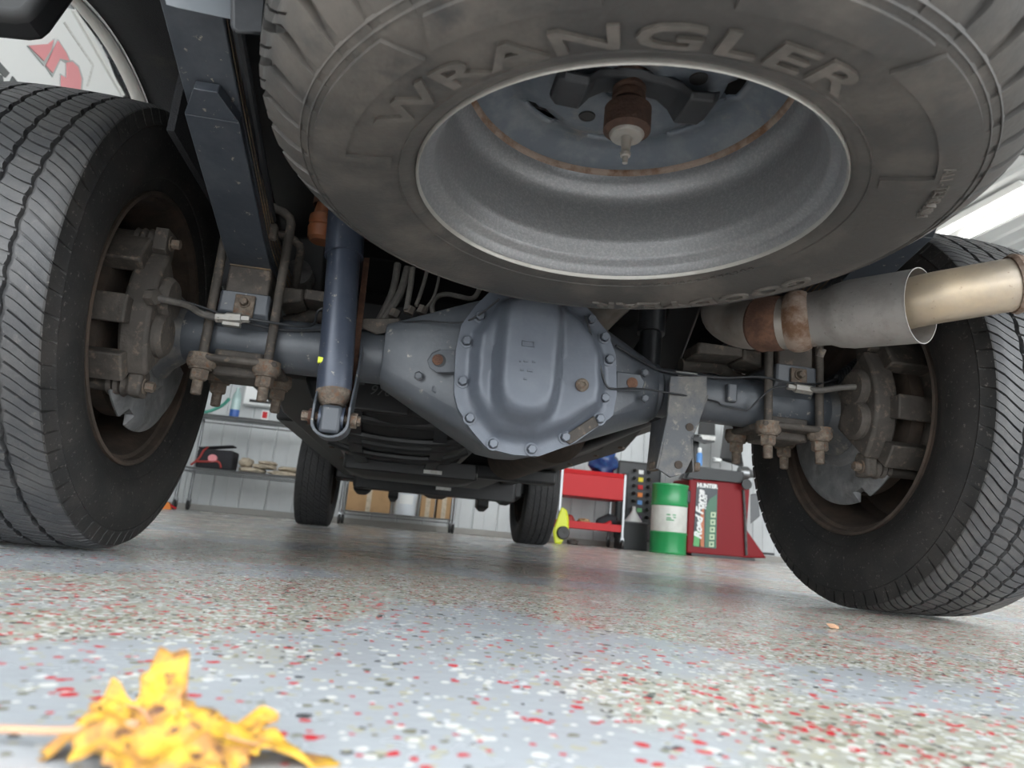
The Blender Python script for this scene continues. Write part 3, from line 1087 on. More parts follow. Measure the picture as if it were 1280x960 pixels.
# right axle bracket hanging below the tube
br = MB()
face = [(838, 470), (884, 470), (884, 494), (874, 530), (864, 548), (866, 572), (856, 592), (838, 597), (822, 586), (828, 560), (834, 520)]
br.prism([A(x, y, Y=-.088) for x, y in face], (0, .006, 0))
for a, b in (((834, 520), (820, 586)), ((884, 494), (864, 548)), ((864, 548), (866, 590))):
    p0, p1 = A(*a, Y=-.088), A(*b, Y=-.088)
    br.hull([p0, p1, p0 + V(.004, 0, 0), p1 + V(.004, 0, 0), p0 + V(0, .09, 0), p1 + V(0, .055, 0), p0 + V(.004, .09, 0), p1 + V(.004, .055, 0)])
rb = br.build('axle_bracket', 'axle_dust', truck, bevel=.0015)
rb['label'] = 'grey steel bracket hanging below the right axle tube'
for x, y in ((862, 534), (848, 581)):
    MB().lathe([(0, .0001), (0, .008), (.002, .008), (.0022, .0001)], A(x, y, Y=-.0885), (0, -1, 0), 18).build('bracket_hole', 'dark_rust', rb)
for x, y in ((818, 583), (868, 584)):
    MB().box(A(x, y, Y=-.06), (.014, .03, .018)).build('weld_nut', 'rust_nut', rb, bevel=.003)
# part sticker on the right tube
p0 = A(858, 470, Y=-.05)
st = MB()
vs_, fs_ = [], []
for k in range(7):
    t = R(20 + 36 * k / 6)
    for x in (.318, .366):
        vs_.append(V(x, -.0538 * math.cos(t), RT + .0538 * math.sin(t)))
    if k:
        fs_.append((2 * k - 2, 2 * k - 1, 2 * k + 1, 2 * k))
st.add(vs_, fs_)
stk = st.build('part_sticker', 'sticker', truck, recalc=False)


def stick_fn(u, v, w):
    t = R(27) + v / .0538
    return V(.342 + u, -(.0540 + w) * math.cos(t), RT + (.0540 + w) * math.sin(t))


raise_text('X-365 B', .0125, stick_fn, .0003).build('sticker_text', 'ink', stk)

# ------------------------------------------------------------------ hoses and lines
def line(pts, r, name, m, parent=truck, n=10, k=6):
    return MB().tube(smooth_pts(pts, k), r, n).build(name, m, parent)


line([A(192, 372, Y=-.19), A(212, 376, Y=-.17), A(235, 382, Y=-.13), A(252, 392, Y=-.10), A(275, 398, Y=-.10)], .0062, 'brake_hose', 'hose_grey')
MB().lathe([(-.006, .0001), (-.006, .014), (.010, .014), (.011, .0001)], A(189, 371, Y=-.19), (1, -.3, 0), 6).build('banjo_bolt', 'cast_brown', truck)
fit_ = MB()
p0, p1 = A(270, 397, Y=-.098), A(312, 399, Y=-.098)
d = p1 - p0
fit_.tube([p0, p0 + d * .3], .009, 6)
fit_.tube([p0 + d * .3, p0 + d * .75], .011, 6)
fit_.tube([p0 + d * .75, p1], .007, 6)
fit_.box(p0 + d * .5 + V(0, 0, -.012), (.03, .014, .006))
fit_.build('hose_fitting', 'galv', truck)
line([A(312, 399, Y=-.098), A(345, 404, Y=-.09), A(375, 408, Y=-.075), A(392, 405, Y=-.06), A(396, 392, Y=-.05), A(402, 386, Y=-.05), A(420, 384, Y=-.05)], .0026, 'brake_line', 'black_steel')
line([A(215, 372, Y=-.09), A(250, 383, Y=-.08), A(300, 401, Y=-.075), A(350, 412, Y=-.06), A(400, 413, Y=-.05)], .0024, 'sensor_wire', 'black_steel')
line([A(500, 403, Y=-.06), A(530, 401, Y=-.10), A(582, 402, Y=-.155), A(624, 374, Y=-.20)], .0018, 'vent_line', 'black_steel')
# right side
line([A(1082, 484, Y=-.14), A(1060, 484, Y=-.13), A(1040, 486, Y=-.12), A(1025, 488, Y=-.11), A(1010, 486, Y=-.10)], .0062, 'brake_hose', 'hose_grey')
fit_ = MB()
p0, p1 = A(984, 483, Y=-.098), A(1014, 488, Y=-.098)
d = p1 - p0
fit_.tube([p0, p0 + d * .3], .0065, 6)
fit_.tube([p0 + d * .3, p1], .010, 6)
fit_.build('hose_fitting', 'galv', truck)
MB().lathe([(-.006, .0001), (-.006, .012), (.016, .012), (.017, .0001)], A(1096, 486, Y=-.15), (-1, -.3, 0), 6).build('banjo_bolt', 'cast_brown', truck)
line([A(984, 483, Y=-.098), A(965, 486, Y=-.09), A(948, 500, Y=-.075), A(936, 512, Y=-.06), A(928, 512, Y=-.055), A(902, 507, Y=-.055), A(895, 502, Y=-.06), A(860, 495, Y=-.085), A(800, 486, Y=-.13), A(768, 486, Y=-.165), A(757, 480, Y=-.17), A(748, 450, Y=-.178), A(732, 395, Y=-.18)], .0020, 'brake_line', 'black_steel')
line([A(770, 432, Y=-.12), A(800, 450, Y=-.09), A(830, 464, Y=-.055), A(900, 472, Y=-.05), A(950, 471, Y=-.07), A(985, 478, Y=-.09), A(1020, 480, Y=-.08), A(1045, 474, Y=-.05)], .0026, 'sensor_wire', 'black_steel')
# coiled sensor lead behind the right caliper
cp = []
for k in range(100):
    t = k / 99
    c = A(1046 + 26 * t, 474 - 20 * t, Y=-.04 - .02 * t)
    cp.append(c + V(0, .009 * math.cos(t * 2 * PI * 8), .011 * math.sin(t * 2 * PI * 8)))
MB().tube(cp, .0032, 8).build('coiled_lead', 'black_steel', truck)
MB().box(A(912, 492, Y=-.05), (.022, .03, .04)).build('line_clip', 'axle_paint', truck, bevel=.004)
# bundle of hoses left of the differential
hb = MB().hull([A(x, y, Y=-.045) for x, y in [(450, 398), (500, 398), (505, 412), (470, 418), (452, 410)]] + [A(x, y, Y=.0) for x, y in [(450, 398), (500, 398), (505, 412), (470, 418), (452, 410)]])
hb.build('hose_bracket', 'cast_brown', truck, bevel=.003)
for pts, r in (([(465, 428), (472, 405), (482, 385), (492, 360), (497, 330)], .0075),
               ([(458, 432), (468, 412), (488, 388), (502, 362), (510, 335)], .0085),
               ([(508, 388), (512, 365), (516, 335)], .006), ([(520, 382), (528, 360), (534, 338)], .004),
               ([(528, 390), (540, 375), (546, 360), (550, 340)], .003),
               ([(545, 398), (540, 385), (545, 372), (560, 368), (590, 373), (600, 360)], .0055)):
    line([A(x, y, Y=-.03 + .01 * i) for i, (x, y) in enumerate(pts)], r, 'flex_hose', 'hose_grey')
for x, y in ((493, 392), (512, 388), (528, 388)):
    MB().lathe([(-.008, .0001), (-.008, .011), (.008, .011), (.009, .0001)], A(x, y, Y=-.025), (.3, 0, 1), 6).build('hose_nut', 'cast_brown', truck)

# ------------------------------------------------------------------ exhaust
ex0 = [A(908, 372, Y=-.12), A(905, 392, Y=-.15), A(925, 404, Y=-.19), A(950, 405, Y=-.24), A(985, 403, Y=-.285), A(1035, 397, Y=-.325)]
exp_ = smooth_pts(ex0, 8)
exr = [.044 + .004 * min(1, max(0, (k - 8) / 16)) for k in range(len(exp_))]
exh = MB().tube(exp_, exr, 36).build('exhaust_pipe', 'exhaust_steel', truck)
exh['label'] = 'weathered steel exhaust pipe crossing right of the spare wheel'
# muffler end going forward over the axle
MB().tube(smooth_pts([A(908, 372, Y=-.12), V(.37, -.08, .70), V(.34, .08, .74), V(.28, .25, .72), V(.2, .5, .60), V(.2, .8, .45)], 6), .042, 24).build('exhaust_front_pipe', 'exhaust_steel', exh)


def ex_at(x, y, Y):
    return A(x, y, Y=Y)


k0 = 24
MB().tube(exp_[k0:k0 + 8], [.0485, .0520, .0505, .0505, .0510, .0505, .0505, .0485], 36).build('clamp_band', 'rust', exh)
MB().tube(exp_[k0 + 8:k0 + 13], [.0500, .0550, .0560, .0545, .0500], 36).build('weld_collar', 'weld_rust', exh)
b0, b1 = ex_at(1022, 398, -.317), ex_at(1152, 382, -.465)
d = (b1 - b0)
# open flared sleeve: outer skin returns inside so its wall shows
DL = d.length
MB().lathe([(DL * t, r) for t, r in ((0, .048), (.14, .049), (.24, .055), (.36, .058), (.95, .0585), (1.0, .0600), (1.0, .0585), (.94, .0565), (.40, .0560), (.25, .050), (.02, .044))], b0, d, 48).build('heat_sleeve', 'exhaust_sleeve', exh)
t0 = ex_at(1110, 386, -.42)
tp = [t0, ex_at(1160, 374, -.475), ex_at(1200, 367, -.50), ex_at(1240, 360, -.52), ex_at(1290, 352, -.54), ex_at(1380, 338, -.58)]
MB().tube(smooth_pts(tp, 6), [.040] * 24 + [.042] * 7, 36).build('tail_pipe', 'exhaust_tail', exh)
e1 = ex_at(1262, 356, -.529)
e2 = ex_at(1276, 354, -.535)
MB().tube([e1, e1 + (e2 - e1) * .4, e2], [.0425, .0455, .0425], 36).build('tail_weld', 'weld_rust', exh)
MB().tube([A(1028, 436, Y=-.30), A(1024, 446, Y=-.295)], .007, 12).build('hanger_stud', 'cast_brown', exh)

# ------------------------------------------------------------------ body, frame and running gear
for s in (-1, 1):
    # bed side skin with the wheel arch cut out
    X0 = s * .97
    arch = [(.08 + .63 * math.cos(t), .42 + .63 * math.sin(t)) for t in [R(25) + R(130) * k / 32 for k in range(33)]]
    vs_, fs_ = [], []
    for k, (y, z) in enumerate(arch):
        t = R(25) + R(130) * k / 32
        for (yy, zz, xx) in ((y, z, X0), (y, z, X0 - s * .03), (.08 + .66 * math.cos(t), .42 + .66 * math.sin(t), X0 + s * .015),
                             (.08 + 1.2 * math.cos(t), max(.42 + 1.0 * math.sin(t), .69), X0 + s * .03)):
            vs_.append(V(xx, yy, zz))
    for k in range(32):
        a, b = k * 4, k * 4 + 4
        fs_ += [(a + 1, a, b, b + 1), (a, a + 2, b + 2, b), (a + 2, a + 3, b + 3, b + 2)]
    fen = MB().add(vs_, fs_).build('fender', 'white_paint', truck, recalc=False)
    fen.modifiers.new('thick', 'SOLIDIFY').thickness = .004
    fen['label'] = 'white painted wheel arch lip of the bed side'
    # black carpet-like wheel liner: half cylinder and inner wall
    vs_, fs_ = [], []
    for k in range(33):
        t = R(28) + R(90) * k / 32
        for x in (X0 - s * .03, X0 - s * .12, s * .66, s * .64):
            r_ = .636 if x != s * .64 else .60
            vs_.append(V(x, .08 + r_ * math.cos(t), .42 + r_ * math.sin(t)))
    for k in range(32):
        for j in range(3):
            a = k * 4 + j
            fs_.append((a, a + 1, a + 5, a + 4))
    wl = MB().add(vs_, fs_).build('wheel_liner', 'liner', truck, recalc=False)
    wl.modifiers.new('thick', 'SOLIDIFY').thickness = .006
    # splash shield behind the tire
    px_ = [(-80, 20), (-80, 50), (0, 52), (40, 56), (56, 54), (66, 46), (76, 32), (96, 4), (112, -24), (100, -60), (-80, -60)]
    if s < 0:
        MB().prism([A(x, y, Y=-.50) for x, y in px_], (0, -.05, 0)).build('splash_shield', 'black_plastic', truck, bevel=.012, seg=3)
    # wheelhouse inner panel
    MB().box((s * .655, .25, .90), (.012, 1.1, .45)).build('bed_panel', 'liner', truck)
    # frame rail: kick-up over the axle then low run forward
    fr_ = MB()
    x0, x1 = (s * .43, s * .52)
    sec = [(-1.15, .70, .84), (-.55, .74, .88), (-.2, .80, .93), (.25, .78, .92), (.55, .50, .70), (.9, .40, .60), (4.4, .40, .58)]
    if s < 0:
        x0, x1 = -.47, -.58
        sec = [(-1.15, .70, .84), (-.55, .74, .88), (-.2, .80, .93), (.22, .74, .90), (.35, .42, .72), (.6, .365, .60), (2.6, .375, .58), (4.4, .40, .58)]
    vs_, fs_ = [], []
    for y, zb, zt in sec:
        vs_ += [V(x0, y, zb), V(x1, y, zb), V(x1, y, zt), V(x0, y, zt)]
    for k in range(len(sec) - 1):
        for j in range(4):
            a = k * 4
            fs_.append((a + j, a + (j + 1) % 4, a + 4 + (j + 1) % 4, a + 4 + j))
    fs_ += [(0, 1, 2, 3), tuple(len(vs_) - 4 + j for j in range(4))[::-1]]
    fr_.add(vs_, fs_)
    rail = fr_.build('frame_rail', 'frame_black', truck, bevel=.008)
    if s < 0:
        MB().box((s * .60, 2.5, .43), (.10, 3.2, .10)).build('rocker_rail', 'frame_black', rail, bevel=.01)
    for y in (.8, 1.1, 1.5, 2.0):
        MB().lathe([(0, .0001), (0, .012), (.006, .012), (.007, .0001)], ((x0 + x1) / 2, y, .368 if s < 0 else .40), (0, 0, -1), 6).build('rail_bolt', 'rust_nut', rail)
MB().box((0, .1, 1.17), (1.9, 2.5, .02)).build('bed_light_block', 'frame_black', truck)  # added unseen sheet that keeps sky light out above the wheel openings
MB().box((0, .1, .99), (1.28, 2.5, .04)).build('bed_floor', 'frame_black', truck)
for y in (-1.0, -.6, -.15, .3, .8):
    MB().box((0, y, .945), (1.3, .07, .06)).build('bed_crossmember', 'frame_black', truck, bevel=.006)
MB().box((0, 3.0, .66), (1.9, 3.6, .05)).build('cab_floor', 'frame_black', truck)
for s in (-1, 1):
    MB().box((s * .97, 2.4, 1.03), (.05, 3.0, .66)).build('body_side', 'white_paint', truck, bevel=.02)
MB().box((0, -1.32, .80), (1.9, .12, .20)).build('rear_bumper', 'bracket_grey', truck, bevel=.03)
MB().box((0, 1.30, .82), (1.9, .04, .40)).build('bed_front_panel', 'frame_black', truck)
MB().box((0, -.55, .97), (1.26, 1.2, .02)).build('bed_underside', 'frame_black', truck)
# front crossmember and suspension silhouettes
cm = MB()
cm.hull([V(x, y, z) for x in (-.55, .55) for y in (3.3, 3.5) for z in (.285, .50)])
cm.build('crossmember', 'frame_black', truck, bevel=.02)
MB().box((.05, 3.28, .33), (.10, .01, .02)).build('crossmember_tag', 'sticker', truck)
fa = MB().tube([V(-.72, 3.99, .40), V(.72, 3.99, .40)], .05, 20)
fa.build('front_axle', 'frame_black', truck)
for x, z, w in ((-.50, .25, .12), (-.28, .22, .07), (.02, .27, .2), (.36, .21, .08), (.52, .27, .12), (.56, .30, .14)):
    MB().hull([V(x + sx * w / 2, y, zz) for sx in (-1, 1) for y in (3.55, 3.75) for zz in (z + .03, z + .2)] + [V(x + sx * w / 4, 3.65, z) for sx in (-1, 1)]).build('suspension_mount', 'frame_black', truck, bevel=.012)
for s in (-1, 1):
    MB().hull([V(s * x, y, z) for x, z0, z1 in ((.45, .34, .52), (.72, .36, .46)) for y in (3.7, 4.05) for z in (z0, z1)]).build('control_arm', 'frame_black', truck, bevel=.02)
# fuel tank with ribs, straps and shield
tk = MB()
tank_c = [(.30, .395), (.40, .315), (.55, .285), (1.5, .27), (1.75, .31)]
vs_, fs_ = [], []
for y, zb in tank_c:
    for x in (-.46, -.41, -.30, -.18, -.08, -.03):
        edge = .05 if x in (-.46, -.03) else 0.012 if x in (-.41, -.08) else 0
        vs_.append(V(x, y, zb + edge))
nx = 6
for k in range(len(tank_c) - 1):
    for j in range(nx - 1):
        fs_.append((k * nx + j, k * nx + j + 1, (k + 1) * nx + j + 1, (k + 1) * nx + j))
o0 = len(vs_)
for (y, zb) in tank_c:
    vs_ += [V(-.46, y, .62), V(-.03, y, .62)]
for k in range(len(tank_c) - 1):
    fs_ += [(k * nx, (k + 1) * nx, o0 + 2 * k + 2, o0 + 2 * k), (k * nx + nx - 1, o0 + 2 * k + 1, o0 + 2 * k + 3, (k + 1) * nx + nx - 1)]
fs_ += [tuple(range(nx)) + (o0 + 1, o0)]
tk.add(vs_, fs_)
tank = tk.build('fuel_tank', 'black_plastic', truck, bevel=.014, seg=3)
for k, (y, z) in enumerate(((.335, .372), (.375, .345), (.43, .308), (.50, .298), (.62, .282))):
    line([V(-.44, y, z + .02), V(-.36, y - .005, z), V(-.25, y + .012, z - .005), V(-.13, y - .004, z), V(-.05, y, z + .03)], .013, 'tank_rib', 'black_plastic', tank, 10, 5)
for x in (-.36, -.14):
    st_ = MB().strip([(.29, .44), (.31, .385), (.40, .308), (.55, .276), (1.5, .26)], x, .035, .004).build('tank_strap', 'black_steel', tank)
MB().hull([V(x, y, z) for x in (-.42, .02) for y in (.9, 1.25) for z in (.25, .30)] + [V(x, y, .235) for x in (-.36, -.04) for y in (.95, 1.2)]).build('skid_plate', 'black_plastic', tank, bevel=.01)
MB().box((-.13, .895, .262), (.06, .006, .012)).build('tank_label', 'sticker', tank)
# chalked number on the tank face


def tank_fn(u, v, w):
    o_ = A(475, 490, Y=.30)
    return o_ + V(u, -.012 - w, v)


raise_text('970', .035, tank_fn, .0012, shear=.3).build('chalk_number', 'chalk_mark', tank)
MB().box(A(470, 497, Y=.31), (.17, .02, .075)).build('tank_shield', 'black_plastic', tank, bevel=.006)
# driveshaft, muffler and right-hand pipes
MB().tube([V(-.03, .28, .39), V(0, 2.4, .42)], .05, 24).build('driveshaft', 'frame_black', truck)
MB().tube([V(-.03, .27, .39), V(-.03, .31, .39), V(-.03, .36, .39)], [.075, .07, .05], 24).build('pinion_yoke', 'dark_rust', truck)
MB().tube([V(.21, .55, .40), V(.21, .62, .40), V(.21, 1.5, .40), V(.21, 1.57, .40)], [.04, .095, .095, .04], 28).build('muffler', 'dark_rust', truck)
MB().tube(smooth_pts([V(.36, .2, .40), V(.34, 1.0, .385), V(.32, 2.4, .40)], 6), .018, 12).build('side_pipe', 'black_steel', truck)
MB().strip([(.35, .415), (1.0, .395), (2.6, .40)], .40, .05, .02).build('rail_flange', 'black_steel', truck)
MB().hull([V(x, y, z) for x in (-.2, .25) for y in (2.0, 2.9) for z in (.33, .5)] + [V(x, 2.4, .30) for x in (-.1, .15)]).build('transfer_case', 'frame_black', truck, bevel=.02)
MB().box((0, 1.9, .36), (1.0, .12, .07)).build('crossmember', 'frame_black', truck, bevel=.015)
# left inner clutter: dark brackets ahead of the axle
MB().hull([A(x, y, Y=.20) for x, y in [(380, 470), (412, 470), (408, 500), (392, 506)]] + [A(x, y, Y=.28) for x, y in [(380, 470), (412, 470), (408, 500), (392, 506)]]).build('frame_bracket', 'black_steel', truck, bevel=.01)
MB().hull([A(x, y, Y=.25) for x, y in [(344, 250), (380, 262), (378, 330), (350, 330)]] + [A(x, y, Y=.35) for x, y in [(344, 250), (380, 262), (378, 330), (350, 330)]]).build('frame_bracket', 'hose', truck, bevel=.01)
MB().lathe([(-.03, .0001), (-.03, .03), (.03, .03), (.035, .0001)], A(375, 345, Y=.2), (0, -1, 0), 20).build('frame_bushing', 'hose', truck)

# spare hoist belongs to the truck
SC = V(-.008, -.653, .489)
TXS, TYS = .0092, -.0101
hz = V(-.006, -.65, 0)
ho = MB()
prof = [(.578, .0001), (.578, .0225), (.583, .0285), (.612, .0285), (.618, .022), (.622, .0195)]
z = .622
while z < .80:
    prof += [(z, .0175), (z + .003, .0205), (z + .009, .0205), (z + .012, .0175)]
    z += .0125
prof += [(z, .0001)]
ho.lathe(prof, hz, (0, 0, 1), 36)
hoist = ho.build('spare_hoist', 'hoist_rust', truck)
hoist['label'] = 'rusty coiled spare wheel hoist hanging through the wheel centre'
MB().lathe([(.574, .0001), (.574, .019), (.578, .0215), (.584, .0215)], hz, (0, 0, 1), 28).build('hoist_cap', 'galv', hoist)
MB().lathe([(.540, .0001), (.540, .0032), (.548, .0036), (.549, .006), (.553, .0066), (.555, .005), (.566, .0062), (.577, .0066)], hz, (0, 0, 1), 18).build('hoist_pin', 'galv', hoist)

# ------------------------------------------------------------------ spare wheel
spare = thing('spare_wheel', (SC.x, SC.y, SC.z), 'spare all terrain tire on a silver steel wheel hanging flat under the truck bed', 'spare wheel')


def SL(r, phi, z):
    """point on the spare: phi 0 toward the camera (-Y), growing toward +X."""
    x, y = r * math.sin(phi), -r * math.cos(phi)
    return V(SC.x + x, SC.y + y, SC.z + z + TXS * x + TYS * y)


def under(r):
    """underside height of the sidewall at radius r."""
    P = [(.240, .004), (.250, -.003), (.262, -.006), (.285, -.010), (.315, -.012), (.345, -.009), (.365, -.002), (.380, .008), (.392, .022), (.40, .036)]
    if r <= P[0][0]:
        return P[0][1]
    for (a, za), (b, zb) in zip(P, P[1:]):
        if r <= b:
            return za + (zb - za) * (r - a) / (b - a)
    return P[-1][1]


SIDE2 = [(.108, .402), (.118, .392), (.128, .380), (.136, .366), (.142, .352), (.145, .335), (.146, .312), (.1435, .290), (.1395, .268), (.1375, .262), (.1365, .253), (.133, .246), (.128, .240)]
spm = tire_mesh('tire', .415, .100, SIDE2, 48, [-.062, -.02, .02, .062], .27, .06, .014, .5, 'rubber_spare', 'rubber_spare', zig=.006, flat=False, wrap=4)
# stand it flat: local axis X -> world Z, lower sidewall at the rim plane
Mx = Matrix(((0, 1, 0), (0, 0, 1), (1, 0, 0)))
for v in spm.vertices:
    p = Mx @ v.co
    v.co = V(SC.x + p.x, SC.y + p.y, SC.z + .132 + p.z + TXS * p.x + TYS * p.y)
spm.update()
st_o = link('tire', spm, spare)


def sz(r):
    """sidewall underside for the built profile (distance below the rim plane is negative)."""
    P = sorted([(r_, .132 - x_) for x_, r_ in SIDE2])
    if r <= P[0][0]:
        return P[0][1]
    for (a, za), (b, zb) in zip(P, P[1:]):
        if r <= b:
            return za + (zb - za) * (r - a) / max(b - a, 1e-6)
    return P[-1][1]


def arc_band(r0, r1, a0, a1, h, name, n=24, taper0=0., taper1=0.):
    vs_, fs_ = [], []
    rr = [r0 + (r1 - r0) * k / 5 for k in range(6)]
    for i in range(n + 1):
        for j, r in enumerate(rr):
            f = j / 5
            a = R(a0 + taper0 * f + (a1 + taper1 * f - a0 - taper0 * f) * i / n)
            vs_.append(SL(r, a, sz(r) - h))
        for j, r in enumerate(rr):
            f = j / 5
            a = R(a0 + taper0 * f + (a1 + taper1 * f - a0 - taper0 * f) * i / n)
            vs_.append(SL(r, a, sz(r) + .003))
    m_ = 12
    for i in range(n):
        for j in range(5):
            fs_.append((i * m_ + j, i * m_ + j + 1, (i + 1) * m_ + j + 1, (i + 1) * m_ + j))
        fs_.append((i * m_, (i + 1) * m_, (i + 1) * m_ + 6, i * m_ + 6))
        fs_.append((i * m_ + 5, i * m_ + 11, (i + 1) * m_ + 11, (i + 1) * m_ + 5))
    fs_.append((0, 6, 7, 8, 9, 10, 11, 5, 4, 3, 2, 1))
    e = n * m_
    fs_.append(tuple(e + k for k in (0, 1, 2, 3, 4, 5, 11, 10, 9, 8, 7, 6)))
    return MB().add(vs_, fs_).build(name, 'rubber_spare', st_o)


def on_side(r0, phi0):
    def fn(u, v, w):
        r = r0 + v
        return SL(r, phi0 + u / r0, sz(r) - w + (.0006 if w == 0 else 0))
    return fn


# phi of a pixel on the sidewall plane
def phi_px(x, y):
    p = A(x, y, Z=SC.z - .012)
    return math.atan2(p.x - SC.x, -(p.y - SC.y)), math.hypot(p.x - SC.x, p.y - SC.y)


pa, ra = phi_px(468, 150)
pb, rb_ = phi_px(1085, 110)
WR = .283
vs_t, _ = text_geo('WRANGLER', .044, bold=.0006, spacing=1.1)
wid = max(p.x for p in vs_t) - min(p.x for p in vs_t)
fitk = (pb - pa) * WR / wid


def wr_fn(u, v, w):
    r = WR + v
    return SL(r, (pa + pb) / 2 + u * fitk / WR, sz(r) - w + (.0006 if w == 0 else 0))


raise_text('WRANGLER', .044, wr_fn, .0036, bold=.0006, spacing=1.1).build('raised_lettering', 'rubber_letter', st_o)
pc, rc_ = phi_px(742, 375)
pd_, rd_ = phi_px(1025, 350)
if pc > pd_:
    pc, pd_ = pd_, pc
G0 = .322
vs_t, _ = text_geo('GOODYEAR', .032, bold=.001, spacing=1.1)
wid = max(p.x for p in vs_t) - min(p.x for p in vs_t)
fitg = (pd_ - pc) * G0 / wid


def gy_fn(u, v, w):
    r = G0 + v
    return SL(r, (pc + pd_) / 2 + u * fitg / G0, sz(r) - w + (.0006 if w == 0 else 0))


raise_text('GOODYEAR', .032, gy_fn, .0032, bold=.001, spacing=1.1).build('raised_lettering', 'rubber_letter', st_o)
pe, re_ = phi_px(1168, 215)
raise_text('ALL-TERRAIN', .016, on_side(.326, pe + .14), .0052, spacing=1.1).build('raised_lettering', 'rubber_letter', st_o)
# raised bands and rings moulded in the sidewall
DA, DB = math.degrees(pa), math.degrees(pb)
arc_band(.316, .350, DA - 16, DA + 22, .0042, 'sidewall_band', taper1=-3)
arc_band(.322, .350, DA + 24, DA + 50, .0042, 'sidewall_band', taper0=3)
arc_band(.334, .350, DA + 50, DB - 30, .0026, 'sidewall_band')
arc_band(.322, .350, DB - 28, DB - 4, .0042, 'sidewall_band', taper1=3)
arc_band(.316, .350, DB - 1, DB + 38, .0042, 'sidewall_band', taper0=3)
arc_band(.268, .318, DA - 17, DA - 13, .0042, 'sidewall_band', 6)
arc_band(.268, .318, DB + 34, DB + 38, .0042, 'sidewall_band', 6)
for r_ in (.260, .356, .364):
    MB().add(*(lambda n=140: ([SL(r_ + d_, 2 * PI * k / n, sz(r_ + d_) - h_) for k in range(n) for d_, h_ in ((-.0016, -.001), (0, .0016), (.0016, -.001))],
                              [(k * 3 + j, k * 3 + j + 1, ((k + 1) % n) * 3 + j + 1, ((k + 1) % n) * 3 + j) for k in range(n) for j in range(2)]))()).build('sidewall_rib', 'rubber_spare', st_o, recalc=False)
# small size marks near the bead
for k in range(16):
    a = R(118 + k * 2.6)
    p = [SL(.258 + dv_, a + da, sz(.258) - .0012) for dv_, da in ((-.004, -.012), (.004, -.012), (.004, .010), (-.004, .010))]
    MB().prism(p, (0, 0, .002)).build('bead_mark', 'rubber_spare', st_o)


# wheel: lip, barrel, drop, weld seam, dished disc with slots and bolt holes
def sp_lathe(prof, name, m, parent, n=120, closed=False):
    mb = MB()
    vs_, fs_ = [], []
    for r, z in prof:
        for k in range(n):
            vs_.append(SL(r, 2 * PI * k / n, z))
    q = len(prof)
    for i in range(q if closed else q - 1):
        j = (i + 1) % q
        for k in range(n):
            k2 = (k + 1) % n
            fs_.append((i * n + k, i * n + k2, j * n + k2, j * n + k))
    mb.add(vs_, fs_)
    return mb.build(name, m, parent, ang=40)


rim = sp_lathe([(.2395, .001), (.236, .004), (.2335, .012), (.2315, .016), (.2240, .020), (.2215, .026), (.2195, .036), (.2165, .043), (.2145, .050), (.2140, .100), (.2130, .113),
                (.2090, .122), (.2040, .131), (.2010, .140), (.2000, .152), (.2000, .185), (.225, .20), (.238, .25),
                (.242, .25), (.232, .2), (.21, .19), (.2045, .152), (.218, .10), (.226, .04), (.238, .016), (.241, .004)], 'wheel_rim', 'rim_silver', spare, closed=True)
lip = sp_lathe([(.2400, -.003), (.2415, -.001), (.2415, .005), (.2395, .006), (.2380, .004), (.2385, -.001)], 'rim_lip', 'rim_bright', rim, closed=True)
sp_lathe([(.2005, .146), (.1975, .148), (.1950, .152), (.1955, .157), (.2005, .159)], 'weld_seam', 'weld_rust', rim, closed=True)
# disc with three curved slots and eight bolt holes
nA, radii = 192, [.034, .046, .060, .072, .0795, .0875, .096, .108, .119, .130, .140, .149, .158, .170, .182, .190, .196, .1985]


def disc_z(r):
    P = [(.034, .1560), (.085, .156), (.105, .157), (.120, .160), (.140, .172), (.158, .176), (.172, .170), (.186, .158), (.1985, .152)]
    for (a, za), (b, zb) in zip(P, P[1:]):
        if r <= b:
            return za + (zb - za) * max(0, (r - a)) / (b - a)
    return P[-1][1]


vs_, fs_ = [], []
for r in radii:
    for k in range(nA):
        vs_.append(SL(r, 2 * PI * k / nA, disc_z(r)))
for i in range(len(radii) - 1):
    rm = (radii[i] + radii[i + 1]) / 2
    for k in range(nA):
        dg = (k + .5) * 360 / nA
        hole = False
        if .118 < rm < .150:
            q = (dg - 28) % 45
            hole = q < 22 and rm > .126 or q < 19 and rm < .126 and q > 3
        if hole:
            continue
        k2 = (k + 1) % nA
        fs_.append((i * nA + k, i * nA + k2, (i + 1) * nA + k2, (i + 1) * nA + k))
dsk = MB().add(vs_, fs_).build('wheel_disc', 'rim_blue', spare, recalc=False, ang=50)
dsk.modifiers.new('thick', 'SOLIDIFY').thickness = .006
for k in range(8):
    a = R(22.5 + 45 * k)
    c = SL(.0825, a, .1548)
    MB().lathe([(0, .0001), (0, .0085), (.0006, .0085), (.0008, .0105), (-.002, .0115)], c, (0, 0, -1), 20).build('bolt_hole', 'ink', dsk)
